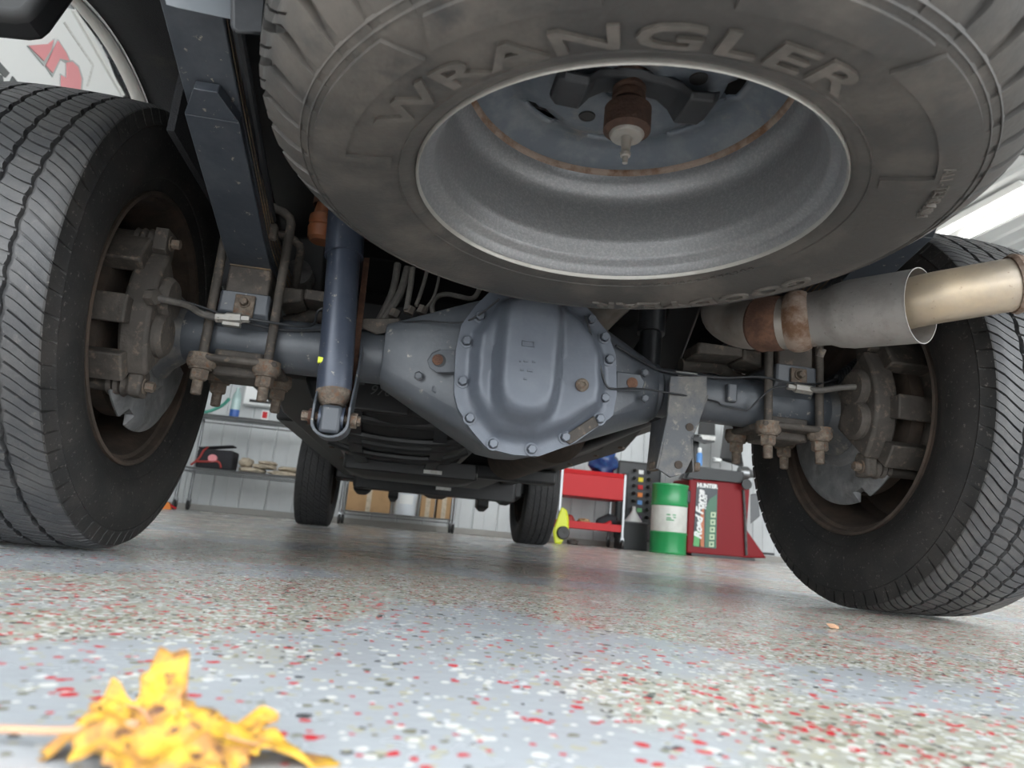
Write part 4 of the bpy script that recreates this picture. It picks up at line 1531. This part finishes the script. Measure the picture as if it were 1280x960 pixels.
# hoist wing plate pressed against the disc
wp = MB()
vs_, fs_ = [], []
sec = [(-.098, .052, .016), (-.090, .062, .010), (-.062, .062, .008), (-.050, .052, .022), (-.034, .044, .030), (0, .042, .034), (.034, .044, .030), (.050, .052, .022), (.062, .062, .008), (.090, .062, .010), (.098, .052, .016)]
for x, w, dz in sec:
    z0 = .608 + dz
    for y, z in ((-w / 2, z0 + .008), (-w / 2 + .006, z0), (w / 2 - .006, z0), (w / 2, z0 + .008), (w / 2 - .004, z0 + .012), (-w / 2 + .004, z0 + .012)):
        vs_.append(V(hz.x + x + .004, hz.y + y - .005 - .06 * x, z))
for i in range(len(sec) - 1):
    for j in range(6):
        fs_.append((i * 6 + j, i * 6 + (j + 1) % 6, i * 6 + 6 + (j + 1) % 6, i * 6 + 6 + j))
fs_ += [(5, 4, 3, 2, 1, 0), tuple((len(sec) - 1) * 6 + j for j in range(6))]
wp.add(vs_, fs_)
wp.build('hoist_wing_plate', 'black_steel', truck, bevel=.0025)

# ------------------------------------------------------------------ shop furniture along the front wall
def caster(c, parent):
    c = Vector(c)
    MB().lathe([(-.014, .0001), (-.014, .045), (-.010, .052), (.010, .052), (.014, .045), (.014, .0001)], c + V(0, 0, .054), (1, 0, 0), 24).build('caster_wheel', 'caster_black', parent)
    MB().hull([c + V(dx, dy, dz) for dx in (-.02, .02) for dy in (-.02, .025) for dz in (.075, .12)] + [c + V(dx, 0, .05) for dx in (-.019, .019)]).build('caster_fork', 'chrome', parent)


def wire_cart(name, x0, x1, y0, y1, shelves, top, label, cat='cart', wire=True):
    t = thing(name, ((x0 + x1) / 2, (y0 + y1) / 2, 0), label, cat)
    for x in (x0, x1):
        for y in (y0, y1):
            MB().tube([(x, y, .11), (x, y, top)], .016, 14).build('post', 'chrome', t)
            caster((x, y, 0), t)
    for z in shelves:
        fr_ = MB()
        for a, b in (((x0, y0), (x1, y0)), ((x0, y1), (x1, y1)), ((x0, y0), (x0, y1)), ((x1, y0), (x1, y1))):
            for dz in (-.018, .018):
                fr_.tube([(a[0], a[1], z + dz), (b[0], b[1], z + dz)], .006, 8)
        o_ = fr_.build('shelf_frame', 'chrome', t)
        w_ = MB().box(((x0 + x1) / 2, (y0 + y1) / 2, z + .016), (x1 - x0 - .02, y1 - y0 - .02, .005))
        w_.build('shelf', 'chrome', o_)
    return t


wire_cart('wire_cart', -2.47, -1.25, 6.10, 6.55, (.42, .98), 1.02, 'chrome wire shelf cart on casters against the front wall at left')
# items on it
def blob(c, sx, sy, sz_, name, m, label, cat, group=None, amp=.15, flat=False, seed=0):
    rnd = random.Random(seed)
    ph = [(rnd.uniform(2, 6), rnd.uniform(0, 6.3), rnd.uniform(2, 6), rnd.uniform(0, 6.3)) for _ in range(4)]
    nu, nv = 28, 14
    vs_, fs_ = [], []
    for j in range(nv + 1):
        b = -PI / 2 + PI * j / nv
        for i in range(nu):
            a = 2 * PI * i / nu
            d_ = 1 + amp * sum(math.sin(p[0] * a + p[1]) * math.sin(p[2] * b + p[3]) for p in ph) / 2
            x, y, z = math.cos(a) * math.cos(b), math.sin(a) * math.cos(b), math.sin(b)
            sg = lambda v, e: math.copysign(abs(v) ** e, v)
            vs_.append(V(c[0] + sx * sg(x, .7) * d_, c[1] + sy * sg(y, .7) * d_, max(c[2], c[2] + sz_ / 2 + sz_ / 2 * sg(z, .7) * d_)))
    for j in range(nv):
        for i in range(nu):
            i2 = (i + 1) % nu
            fs_.append((j * nu + i, j * nu + i2, (j + 1) * nu + i2, (j + 1) * nu + i))
    return tag(MB().add(vs_, fs_).build(name, m, ang=60), label, cat, group)


S1 = .4415
bag = thing('tool_bag', (-2.17, 6.3, S1), 'black tool bag with red straps on the wire cart lower shelf', 'bag')
MB().hull([V(x, y, z) for x, z1 in ((-2.37, .20), (-2.0, .21)) for y in (6.16, 6.42) for z in (S1 + .001, S1 + z1)]).build('body', 'bag_black', bag, bevel=.03, seg=3)
MB().box((-2.20, 6.28, S1 + .235), (.34, .2, .016), Matrix.Rotation(R(-9), 3, 'Y')).build('flap', 'bag_black', bag, bevel=.006)
for pts in ([(-2.40, .02), (-2.33, .10), (-2.30, .18), (-2.26, .22)], [(-2.36, .06), (-2.25, .07), (-2.14, .08), (-2.10, .02)]):
    line([V(x, 6.145, S1 + z) for x, z in pts], .011, 'strap', 'red_trim', bag)
MB().hull([V(-2.2 + .045 * math.cos(t), y, S1 + .11 + .04 * math.sin(t)) for t in [2 * PI * k / 12 for k in range(12)] for y in (6.135, 6.16)]).build('patch', 'sign_red', bag)
for k, (x, w, z, h) in enumerate(((-1.815, .135, 0, .06), (-1.49, .15, 0, .055), (-1.70, .12, .056, .05), (-1.44, .11, .052, .05), (-1.89, .06, .056, .10), (-1.67, .09, .102, .04))):
    lb = ['cream shop rag lying beside the black tool bag', 'cream shop rag at the right end of the lower cart shelf', 'folded cream rag lying in the middle of the rag pile',
          'crumpled cream rag on top of the right rag', 'cream rag standing up against the tool bag', 'cream rag crowning the middle of the rag pile'][k]
    blob((x, 6.3, S1 + z), w, .15, h, 'shop_rag', 'cloth_tan', lb, 'rag', 'rags on the wire cart', .12, seed=k)
S2 = 1.0015
b = thing('spray_bottle', (-2.09, 6.25, S2), 'clear bottle with blue lower half on the wire cart top shelf', 'bottle')
MB().lathe([(0, .0001), (0, .05), (.09, .05)], (-2.09, 6.25, S2), (0, 0, 1), 24).build('lower_body', 'blue_plastic', b)
MB().lathe([(.09, .05), (.16, .046), (.20, .05), (.26, .04), (.30, .02), (.33, .02), (.332, .0001)], (-2.09, 6.25, S2), (0, 0, 1), 24).build('upper_body', 'clear_plastic', b)
tag(line([V(-2.42, 6.25, S2 + .02), V(-2.32, 6.25, S2 + .06), V(-2.22, 6.25, S2 + .13), V(-2.16, 6.22, S2 + .2)], .018, 'hose_piece', 'green_hose', None), 'short green hose lying beside the clear bottle', 'hose')
b = thing('paper_box', (-1.77, 6.25, S2), 'small white box with red label on the wire cart top shelf', 'box')
MB().box((-1.77, 6.25, S2 + .06), (.07, .06, .12)).build('carton', 'paper_white', b, bevel=.004)
MB().box((-1.77, 6.218, S2 + .068), (.05, .003, .07)).build('red_label', 'red_cart', b)
# wall cabinet / white board behind with a black bar
b = thing('wall_box', (-1.9, WY - .1, 1.2), 'white box with dark slot on the wall behind the wire cart', 'wall box')
MB().box((-1.95, WY - .08, 1.55), (.42, .16, .62)).build('case', 'paper_white', b, bevel=.02)
MB().box((-1.93, WY - .165, 1.29), (.30, .015, .03)).build('slot', 'ink', b)

# second cart with boxes
wire_cart('storage_cart', -.84, .36, 6.15, 6.6, (.13, .60), .70, 'low steel cart with cardboard boxes seen between the front tires')
S3 = .1515
for k, (x, w, h, lb) in enumerate(((-.56, .46, .30, 'wide cardboard box on the left end of the low cart'), (.07, .15, .28, 'tall cardboard box beside the white bucket on the low cart'),
                                   (.245, .15, .26, 'cardboard box at the right end of the low cart'))):
    t = thing('cardboard_box', (x, 6.35, S3), lb, 'box', 'boxes on the low cart')
    MB().box((x, 6.35, S3 + h / 2), (w, .34, h)).build('carton', 'cardboard', t, bevel=.004)
    MB().box((x, 6.178, S3 + h / 2), (.05, .003, h)).build('tape', 'cloth_tan', t)
    MB().box((x - w / 4, 6.35, S3 + h + .004), (w / 2 - .003, .34, .006)).build('flap', 'cardboard', t)
    MB().box((x + w / 4, 6.35, S3 + h + .004), (w / 2 - .003, .34, .006)).build('flap', 'cardboard', t)
t = thing('bucket', (-.165, 6.33, S3), 'white plastic bucket between the cardboard boxes', 'bucket')
MB().lathe([(0, .0001), (0, .135), (.30, .15), (.305, .158), (.33, .158), (.335, .15), (.34, .0001)], (-.165, 6.33, S3), (0, 0, 1), 36).build('pail', 'bucket_white', t)
MB().lathe([(.12, .1435), (.22, .1475)], (-.165, 6.33, S3), (0, 0, 1), 12, R(150), R(210)).build('label_sheet', 'paper_white', t)

# red tool cart
t = thing('red_tool_cart', (1.87, 6.3, 0), 'red two tray service cart with steel posts beside the front tire', 'cart')
x0, x1, y0, y1 = 1.51, 2.24, 6.1, 6.6
for x in (x0, x1):
    for y in (y0, y1):
        MB().box((x, y, .46), (.03, .03, .72)).build('post', 'chrome', t, bevel=.004)
        caster((x, y, 0), t)


def tray(z0, z1, nm):
    tr = MB()
    tr.box(((x0 + x1) / 2, (y0 + y1) / 2, z0 + .006), (x1 - x0, y1 - y0, .012))
    for c, s_ in ((((x0 + x1) / 2, y0, (z0 + z1) / 2), (x1 - x0 + .02, .012, z1 - z0)), (((x0 + x1) / 2, y1, (z0 + z1) / 2), (x1 - x0 + .02, .012, z1 - z0)),
                  ((x0 - .01, (y0 + y1) / 2, (z0 + z1) / 2), (.012, y1 - y0, z1 - z0)), ((x1 + .01, (y0 + y1) / 2, (z0 + z1) / 2), (.012, y1 - y0, z1 - z0))):
        tr.box(c, s_)
    return tr.build(nm, 'red_cart', t, bevel=.003)


tray(.18, .26, 'lower_tray')
up_t = MB().box((1.875, 6.35, .655), (.76, .52, .25)).build('drawer_box', 'red_cart', t, bevel=.006)
MB().hull([V(x, y, z) for x in (1.49, 2.26) for y, z in ((6.085, .78), (6.61, .78), (6.12, .83), (6.61, .83))]).build('lid', 'red_cart', t, bevel=.006)
blob((1.64, 6.28, .193), .085, .12, .13, 'shop_rag', 'red_trim', 'dark red rag in the red cart lower tray', 'rag', seed=11)
blob((1.83, 6.24, .193), .07, .08, .10, 'work_glove', 'cardboard', 'tan work glove in the red cart lower tray', 'glove', seed=12, amp=.25)
g = thing('heat_gun', (2.10, 6.26, .193), 'black and red power tool in the red cart lower tray', 'power tool')
MB().tube([V(1.97, 6.2, .26), V(2.0, 6.2, .27), V(2.12, 6.22, .31), V(2.18, 6.24, .32)], [.03, .05, .07, .05], 20).build('barrel', 'bag_black', g)
MB().hull([V(2.15 + dx, 6.24 + dy, z) for dx, z in ((-.05, .21), (.05, .21), (-.05, .35), (.05, .34)) for dy in (-.04, .04)]).build('handle', 'bag_black', g, bevel=.012)
MB().tube([V(1.96, 6.145, .215), V(2.06, 6.145, .25), V(2.12, 6.15, .28)], .022, 10).build('grip', 'red_cart', g)
blob((2.03, 6.3, .831), .15, .15, .26, 'blue_bag', 'blue_bag', 'crumpled dark blue plastic bag on top of the red cart', 'bag', seed=21, amp=.2)
# lime creeper-style air tool with a round black wheel
t = thing('wheeled_tool', (1.56, 5.9, 0), 'lime yellow upright shop tool with round black wheel beside the front tire', 'shop tool')
MB().hull([A(x, y, Y=5.88) for x, y in [(702, 633), (709, 638), (711, 650), (711, 664), (701, 681), (693, 680), (691, 664), (697, 652)]] + [A(x, y, Y=5.96) for x, y in [(702, 633), (709, 638), (711, 650), (711, 664), (701, 681), (693, 680), (691, 664), (697, 652)]]).build('body', 'lime', t, bevel=.02, seg=3)
c = A(704, 666, Y=5.86)
MB().lathe([(-.03, .0001), (-.03, .06), (.0, .07), (.02, .06), (.022, .03), (.015, .0001)], c, (0, -1, 0), 28).build('wheel', 'caster_black', t)

# wheel weight rack
t = thing('weight_rack', (2.6, 6.7, 0), 'black wheel weight board with coloured bin tags behind the green drum', 'rack')
MB().box((2.62, 6.72, .58), (.56, .06, .95)).build('board', 'dark_grey', t, bevel=.04, seg=3)
MB().box((2.44, 6.685, .55), (.07, .012, .70)).build('slot_panel', 'ink', t)
for z in (.25, .62):
    MB().box((2.30, 6.70, z), (.12, .03, .03)).build('arm', 'dark_grey', t)
tags = ['paper_white', 'tag_yellow', 'red_cart', 'tag_orange', 'tag_blue', 'decal_lime', 'tag_purple', 'decal_green']
for k, m_ in enumerate(tags):
    z = .93 - .092 * k
    MB().box((2.632, 6.683, z), (.062, .014, .052)).build('bin_tag', m_, t, bevel=.004)
    for x in (2.55, 2.73):
        pg = MB().tube([V(x, 6.69, z + .015), V(x, 6.60, z + .005)], .020, 12).build('peg', 'black_plastic', t)
        MB().lathe([(0, .0001), (0, .013), (.012, .013), (.014, .0001)], (x, 6.60, z + .005), (0, -1, 0), 10).build('peg_end', 'cast_brown', pg)
# dark bin with white funnel
t = thing('storage_bin', (2.47, 6.3, 0), 'low dark grey bin on the floor beside the green drum', 'bin')
MB().hull([V(x, y, z) for x, y, z in ((2.275, 6.26, .0), (2.60, 6.26, .0), (2.285, 6.26, .30), (2.59, 6.26, .30), (2.275, 6.5, .0), (2.60, 6.5, .0), (2.285, 6.5, .30), (2.59, 6.5, .30))]).build('tub', 'dark_grey', t, bevel=.012)
MB().box((2.437, 6.38, .306), (.325, .26, .02)).build('rim', 'mid_grey', t, bevel=.006)
t = thing('funnel', (2.46, 6.38, .317), 'white plastic funnel standing upside down on the dark bin', 'funnel')
MB().lathe([(0, .10), (.01, .10), (.11, .03), (.13, .022), (.175, .018), (.176, .012), (.10, .02), (.0, .09)], (2.46, 6.38, .317), (0, 0, 1), 32).build('cone', 'paper_white', t)
MB().box((2.545, 6.38, .327), (.03, .02, .012)).build('tab', 'paper_white', t)

# green and white drum
dc = A(834.5, 690, Y=5.80)
dc.z = 0
t = thing('oil_drum', dc, 'green and white steel drum beside the red wheel balancer', 'drum')
RD = .192
MB().lathe([(.0, .0001), (.0, RD), (.012, RD + .006), (.02, RD), (.20, RD), (.215, RD + .008), (.23, RD)], dc, (0, 0, 1), 48).build('lower_band', 'drum_green', t)
wband = MB().lathe([(.23, RD - .001), (.50, RD - .001)], dc, (0, 0, 1), 48).build('label_band', 'drum_white', t)
MB().lathe([(.50, RD), (.515, RD + .008), (.53, RD), (.71, RD), (.72, RD + .006), (.735, RD + .004), (.74, RD - .01), (.725, RD - .02), (.725, .0001)], dc, (0, 0, 1), 48).build('upper_band', 'drum_green', t)
for u0, u1, z in ((-.05, -.012, .40), (.01, .05, .40), (-.05, -.02, .375), (.0, .05, .365), (-.03, .05, .345)):
    mk = MB()
    a0, a1 = PI + (-.05 - u1) / RD, PI + (-.05 - u0) / RD
    mk.lathe([(z, RD), (z, RD + .0012), (z + .012, RD + .0012), (z + .012, RD)], dc, (0, 0, 1), 8, a0 + .0, a1 + .0)
    mk.build('printed_mark', 'drum_green', wband)
MB().hull([V(dc.x + .165 + dx, dc.y - .11 + dy, .62 + dz) for dx, dy, dz in ((-.05, 0, .08), (.03, 0, .08), (-.03, 0, -.08), (.03, 0, -.08), (-.05, .05, .08), (.03, .05, .08), (-.03, .05, -.08), (.03, .05, -.08))]).build('drum_handle', 'black_plastic', t, bevel=.02)

# wheel balancer
t = thing('wheel_balancer', (3.5, 6.3, 0), 'dark red wheel balancing machine with dark decal beside the green drum', 'machine')
BY = 6.05
q = lambda x, y, Y=BY: A(x, y, Y=Y)
cab = [(858, 694), (862, 598), (930, 603), (938, 610), (934, 662), (959, 698), (925, 698)]
cabm = MB()
cp_ = [q(x, y) for x, y in cab]
for p in cp_:
    p.z = max(p.z, .02)
cabm.prism(cp_, (0, .5, 0))
cabo = cabm.build('cabinet', 'red_machine', t, bevel=.02, seg=3)
base_ = MB().box((3.42, 6.3, .015), (.76, .5, .03)).build('base', 'dark_grey', t)
# decal
DZ = BY - .004


def dq(x, y, d=0.):
    return A(x, y, Y=DZ - d)


def dpoly(pts, d, nm, m_, par):
    return MB().prism([dq(x, y, d) for x, y in pts], (0, -.002, 0)).build(nm, m_, par)


dec = MB().prism([dq(x, y) for x, y in [(866, 683), (871, 604), (897, 606), (895, 686)]], (0, -.004, 0)).build('decal_panel', 'decal_dark', t)
dpoly([(866.5, 682), (868, 665), (874, 662), (876, 683.5)], .006, 'decal_stripe', 'decal_lime', dec)
dpoly([(874, 683), (876, 640), (880, 632), (880, 684)], .006, 'decal_stripe', 'decal_orange', dec)
dpoly([(881, 684), (882, 636), (887, 624), (896, 618), (895, 685)], .006, 'decal_swoosh', 'decal_green', dec)
o_ = dq(870.5, 655, .009)


def road_fn(cx_, cy_, k):
    """lettering that climbs the panel: text direction runs up, letter tops to the left."""
    c_ = dq(cx_, cy_, .009)
    upd = (dq(cx_ + 3.2, cy_ - 44, .009) - dq(cx_, cy_, .009)).normalized()
    lft = Vector((-upd.z, 0, upd.x))

    def fn(u, v, w):
        return c_ + upd * (u * k) + lft * v + V(0, -w, 0)
    return fn


raise_text('Road Force', .115, road_fn(874.5, 643, 1.0), .003, shear=.35, bold=.006).build('decal_text', 'paper_white', dec)
raise_text('TOUCH', .045, road_fn(881.5, 628, 1.0), .003, shear=.3, bold=.003).build('decal_text', 'paper_white', dec)
hc = dq(884, 607.5, .009)
hx = (dq(895, 608.5, .009) - dq(872, 606.5, .009)).normalized()
hu = Vector((-hx.z, 0, hx.x))
if hu.z < 0:
    hu = -hu
raise_text('HUNTER', .062, lambda u, v, w: hc + hx * u + hu * v + V(0, -w, 0), .003, bold=.004).build('decal_text', 'paper_white', dec)
for k in range(5):
    cx_, cy_ = 891.5 - .55 * k, 643.5 + 9.2 * k
    ic = dpoly([(cx_ - 3, cy_ - 3.4), (cx_ + 3.2, cy_ - 3.2), (cx_ + 3, cy_ + 3.6), (cx_ - 3.2, cy_ + 3.4)], .008, 'decal_icon', 'decal_icon', dec)
    dpoly([(cx_ - 1.2, cy_ - 1.6 + .5 * (k % 2)), (cx_ + 1.4, cy_ - 1.2), (cx_ + 1.0, cy_ + 1.6), (cx_ - 1.4, cy_ + 1.3)], .011, 'decal_glyph', 'decal_green', dec)
# top tray with tools, spindle, display
tt = MB().hull([q(x, y, Y) for x, y in [(858, 597), (864, 582), (930, 590), (928, 604)] for Y in (BY - .05, BY + .5)]).build('weight_tray', 'dark_grey', t, bevel=.01)
MB().hull([q(x, y) + V(0, -.01, 0) for x, y in [(852, 598), (862, 584), (866, 600)]] + [q(x, y) + V(0, .1, 0) for x, y in [(852, 598), (862, 584), (866, 600)]]).build('tray_end', 'black_plastic', t)
sp_ = q(938, 590)
MB().lathe([(0, .0001), (0, .07), (.04, .08), (.10, .08), (.14, .05), (.20, .045), (.30, .045), (.31, .0001)], V(sp_.x - .05, BY + .18, sp_.z), (1, -.1, 0), 28).build('spindle', 'chrome', t)
MB().lathe([(0, .0001), (0, .035), (.05, .035), (.05, .06), (.07, .06), (.07, .0001)], q(928, 606) + V(0, -.04, 0), (0, -1, 0), 20).build('inflator_knob', 'black_plastic', t)
line([q(928, 612) + V(0, -.02, 0), q(930, 640) + V(0, -.02, 0), q(931, 670) + V(0, -.02, 0), q(932, 694) + V(0, -.02, 0)], .016, 'air_hose', 'hose', t)
MB().hull([q(x, y, Y) for x, y in [(938, 618), (948, 616), (950, 645), (938, 655)] for Y in (BY + .1, BY + .3)]).build('side_box', 'mid_grey', t, bevel=.01)
MB().box(q(958, 692, BY + .2), (.18, .06, .025)).build('foot_pedal', 'dark_grey', t, bevel=.008)
MB().box(q(869, 565, BY + .3), (.07, .06, .42)).build('display_post', 'black_plastic', t, bevel=.008)
MB().hull([q(x, y, Y) for x, y in [(866, 550), (867, 546), (894, 547), (893, 553), (880, 555)] for Y in (BY + .1, BY + .36)]).build('display_shelf', 'black_plastic', t, bevel=.006)
mo = MB().hull([q(x, y, Y) for x, y in [(874, 526), (894, 527), (894, 544), (872, 543)] for Y in (BY + .2, BY + .28)]).build('monitor', 'ink', t, bevel=.008)
MB().hull([q(x, y, Y) for x, y in [(876, 543), (895, 546), (894, 551), (878, 549)] for Y in (BY + .08, BY + .14)]).build('key_strip', 'sticker', t, bevel=.004)
hd = MB().hull([q(x, y, Y) for x, y in [(905, 530), (920, 528), (912, 575), (900, 575)] for Y in (BY + .35, BY + .55)] + [q(930, 585, BY + .5)]).build('wheel_hood', 'caster_black', t, bevel=.02)
b = thing('spray_can', q(874, 584, BY + .1), 'small spray can with white cap standing on the balancer tray', 'can')
p = q(874, 582, BY + .1)
MB().lathe([(0, .0001), (0, .034), (.13, .034), (.15, .022), (.155, .0001)], p, (0, 0, 1), 20).build('can_body', 'tag_blue', b)
MB().lathe([(.15, .022), (.16, .024), (.20, .024), (.21, .018), (.21, .0001)], p, (0, 0, 1), 20).build('cap', 'paper_white', b)
blob(q(896, 578, BY + .12), .05, .04, .05, 'crumpled_wipe', 'paper_white', 'crumpled white wipe on the balancer tray', 'wipe', seed=31, amp=.3)
blob(A(716, 673, Y=6.4) * 1 - V(0, 0, A(716, 673, Y=6.4).z), .06, .05, .05, 'floor_rag', 'cast_brown', 'small brown rag on the floor under the red cart', 'rag', seed=41, amp=.3)
MB()
b = thing('orange_clip', (-2.70, 5.6, 0), 'small orange red clamp on the floor beside the left rear tire', 'clamp')
p = A(208, 633, Y=5.6)
MB().hull([V(p.x + dx, p.y + dy, z) for dx, z in ((-.05, .002), (.05, .002), (-.02, .08), (.03, .06)) for dy in (-.02, .02)]).build('jaw', 'tag_orange', b, bevel=.005)
MB().tube([V(p.x + .02, p.y, .05), V(p.x + .09, p.y, .015)], .01, 8).build('handle', 'red_cart', b)

# ------------------------------------------------------------------ fallen leaf in the foreground
lf = thing('maple_leaf', (-.30, -1.045, 0), 'curled yellow maple leaf with brown spots on the floor in front', 'leaf')
rnd = random.Random(3)
lobes = [(4, .062, .34), (46, .048, .46), (104, .058, .55), (142, .048, .5), (178, .046, .50), (225, .034, .5), (270, .028, .6), (315, .034, .5)]
nA, nR = 180, 14


def leaf_r(a):
    r = .033
    for c, h, w in lobes:
        d_ = (a - R(c) + PI) % (2 * PI) - PI
        r = max(r, h * math.exp(-(d_ / w) ** 2))
    return r * (1 + .07 * abs(math.sin(a * 9)) + .035 * math.sin(a * 41))


LC = V(-.298, -1.058, 0)


def leaf_p(a, f):
    r = leaf_r(a) * f
    x, y = math.cos(a) * r, math.sin(a) * r
    z = .0075 + .003 * math.sin(x * 170 + y * 60) + .0022 * math.sin(y * 260 - x * 110 + 1) + .0014 * math.sin(x * 430 + 2) * math.sin(y * 390)
    z += .008 * math.exp(-((x + .004) / .035) ** 2) * math.exp(-((y - .004) / .016) ** 2)
    b = max(0, y - .012)
    z += b * (.62 if x < -.004 else .16) * (1 if x > -.036 else .4)          # rear lobes curl upright
    z -= .012 * max(0, (x - .035) / .025) + .006 * max(0, (-x - .036) / .012)
    return V(LC.x + x, LC.y + y * (1 - .55 * min(1, b / .03)), max(.0012, z))


vs_, fs_ = [], []
for i in range(nA):
    for j in range(nR + 1):
        vs_.append(leaf_p(2 * PI * i / nA, j / nR))
for i in range(nA):
    i2 = (i + 1) % nA
    for j in range(nR):
        a, b_, c, d = i * (nR + 1) + j, i * (nR + 1) + j + 1, i2 * (nR + 1) + j + 1, i2 * (nR + 1) + j
        fs_.append((b_, c, d) if j == 0 else (a, b_, c, d))
bl = MB().add(vs_, fs_).build('leaf_blade', 'leaf_yellow', lf, recalc=False, ang=80)
bl.modifiers.new('thick', 'SOLIDIFY').thickness = .0006
line([leaf_p(PI, .3) + V(0, -.004, .001), V(-.340, -1.052, .008), V(-.370, -1.047, .006), V(-.42, -1.04, .003)], .0016, 'leaf_stem', 'leaf_stem', lf)
for a in (5, 48, 92, 135):
    line([leaf_p(R(a), t) for t in (.05, .3, .55, .8)], .0005, 'leaf_vein', 'leaf_stem', lf, 6, 4)
p = A(1042, 786, Z=0)
fg = MB().hull([p + V(.009 * math.cos(t) * (1 + .4 * math.sin(3 * t)), .006 * math.sin(t), .001 + .003 * (k % 3)) for k, t in enumerate([2 * PI * k / 11 for k in range(11)])])
tag(fg.build('leaf_fragment', 'leaf_stem'), 'tiny dry leaf fragment on the floor near the right tire', 'leaf')
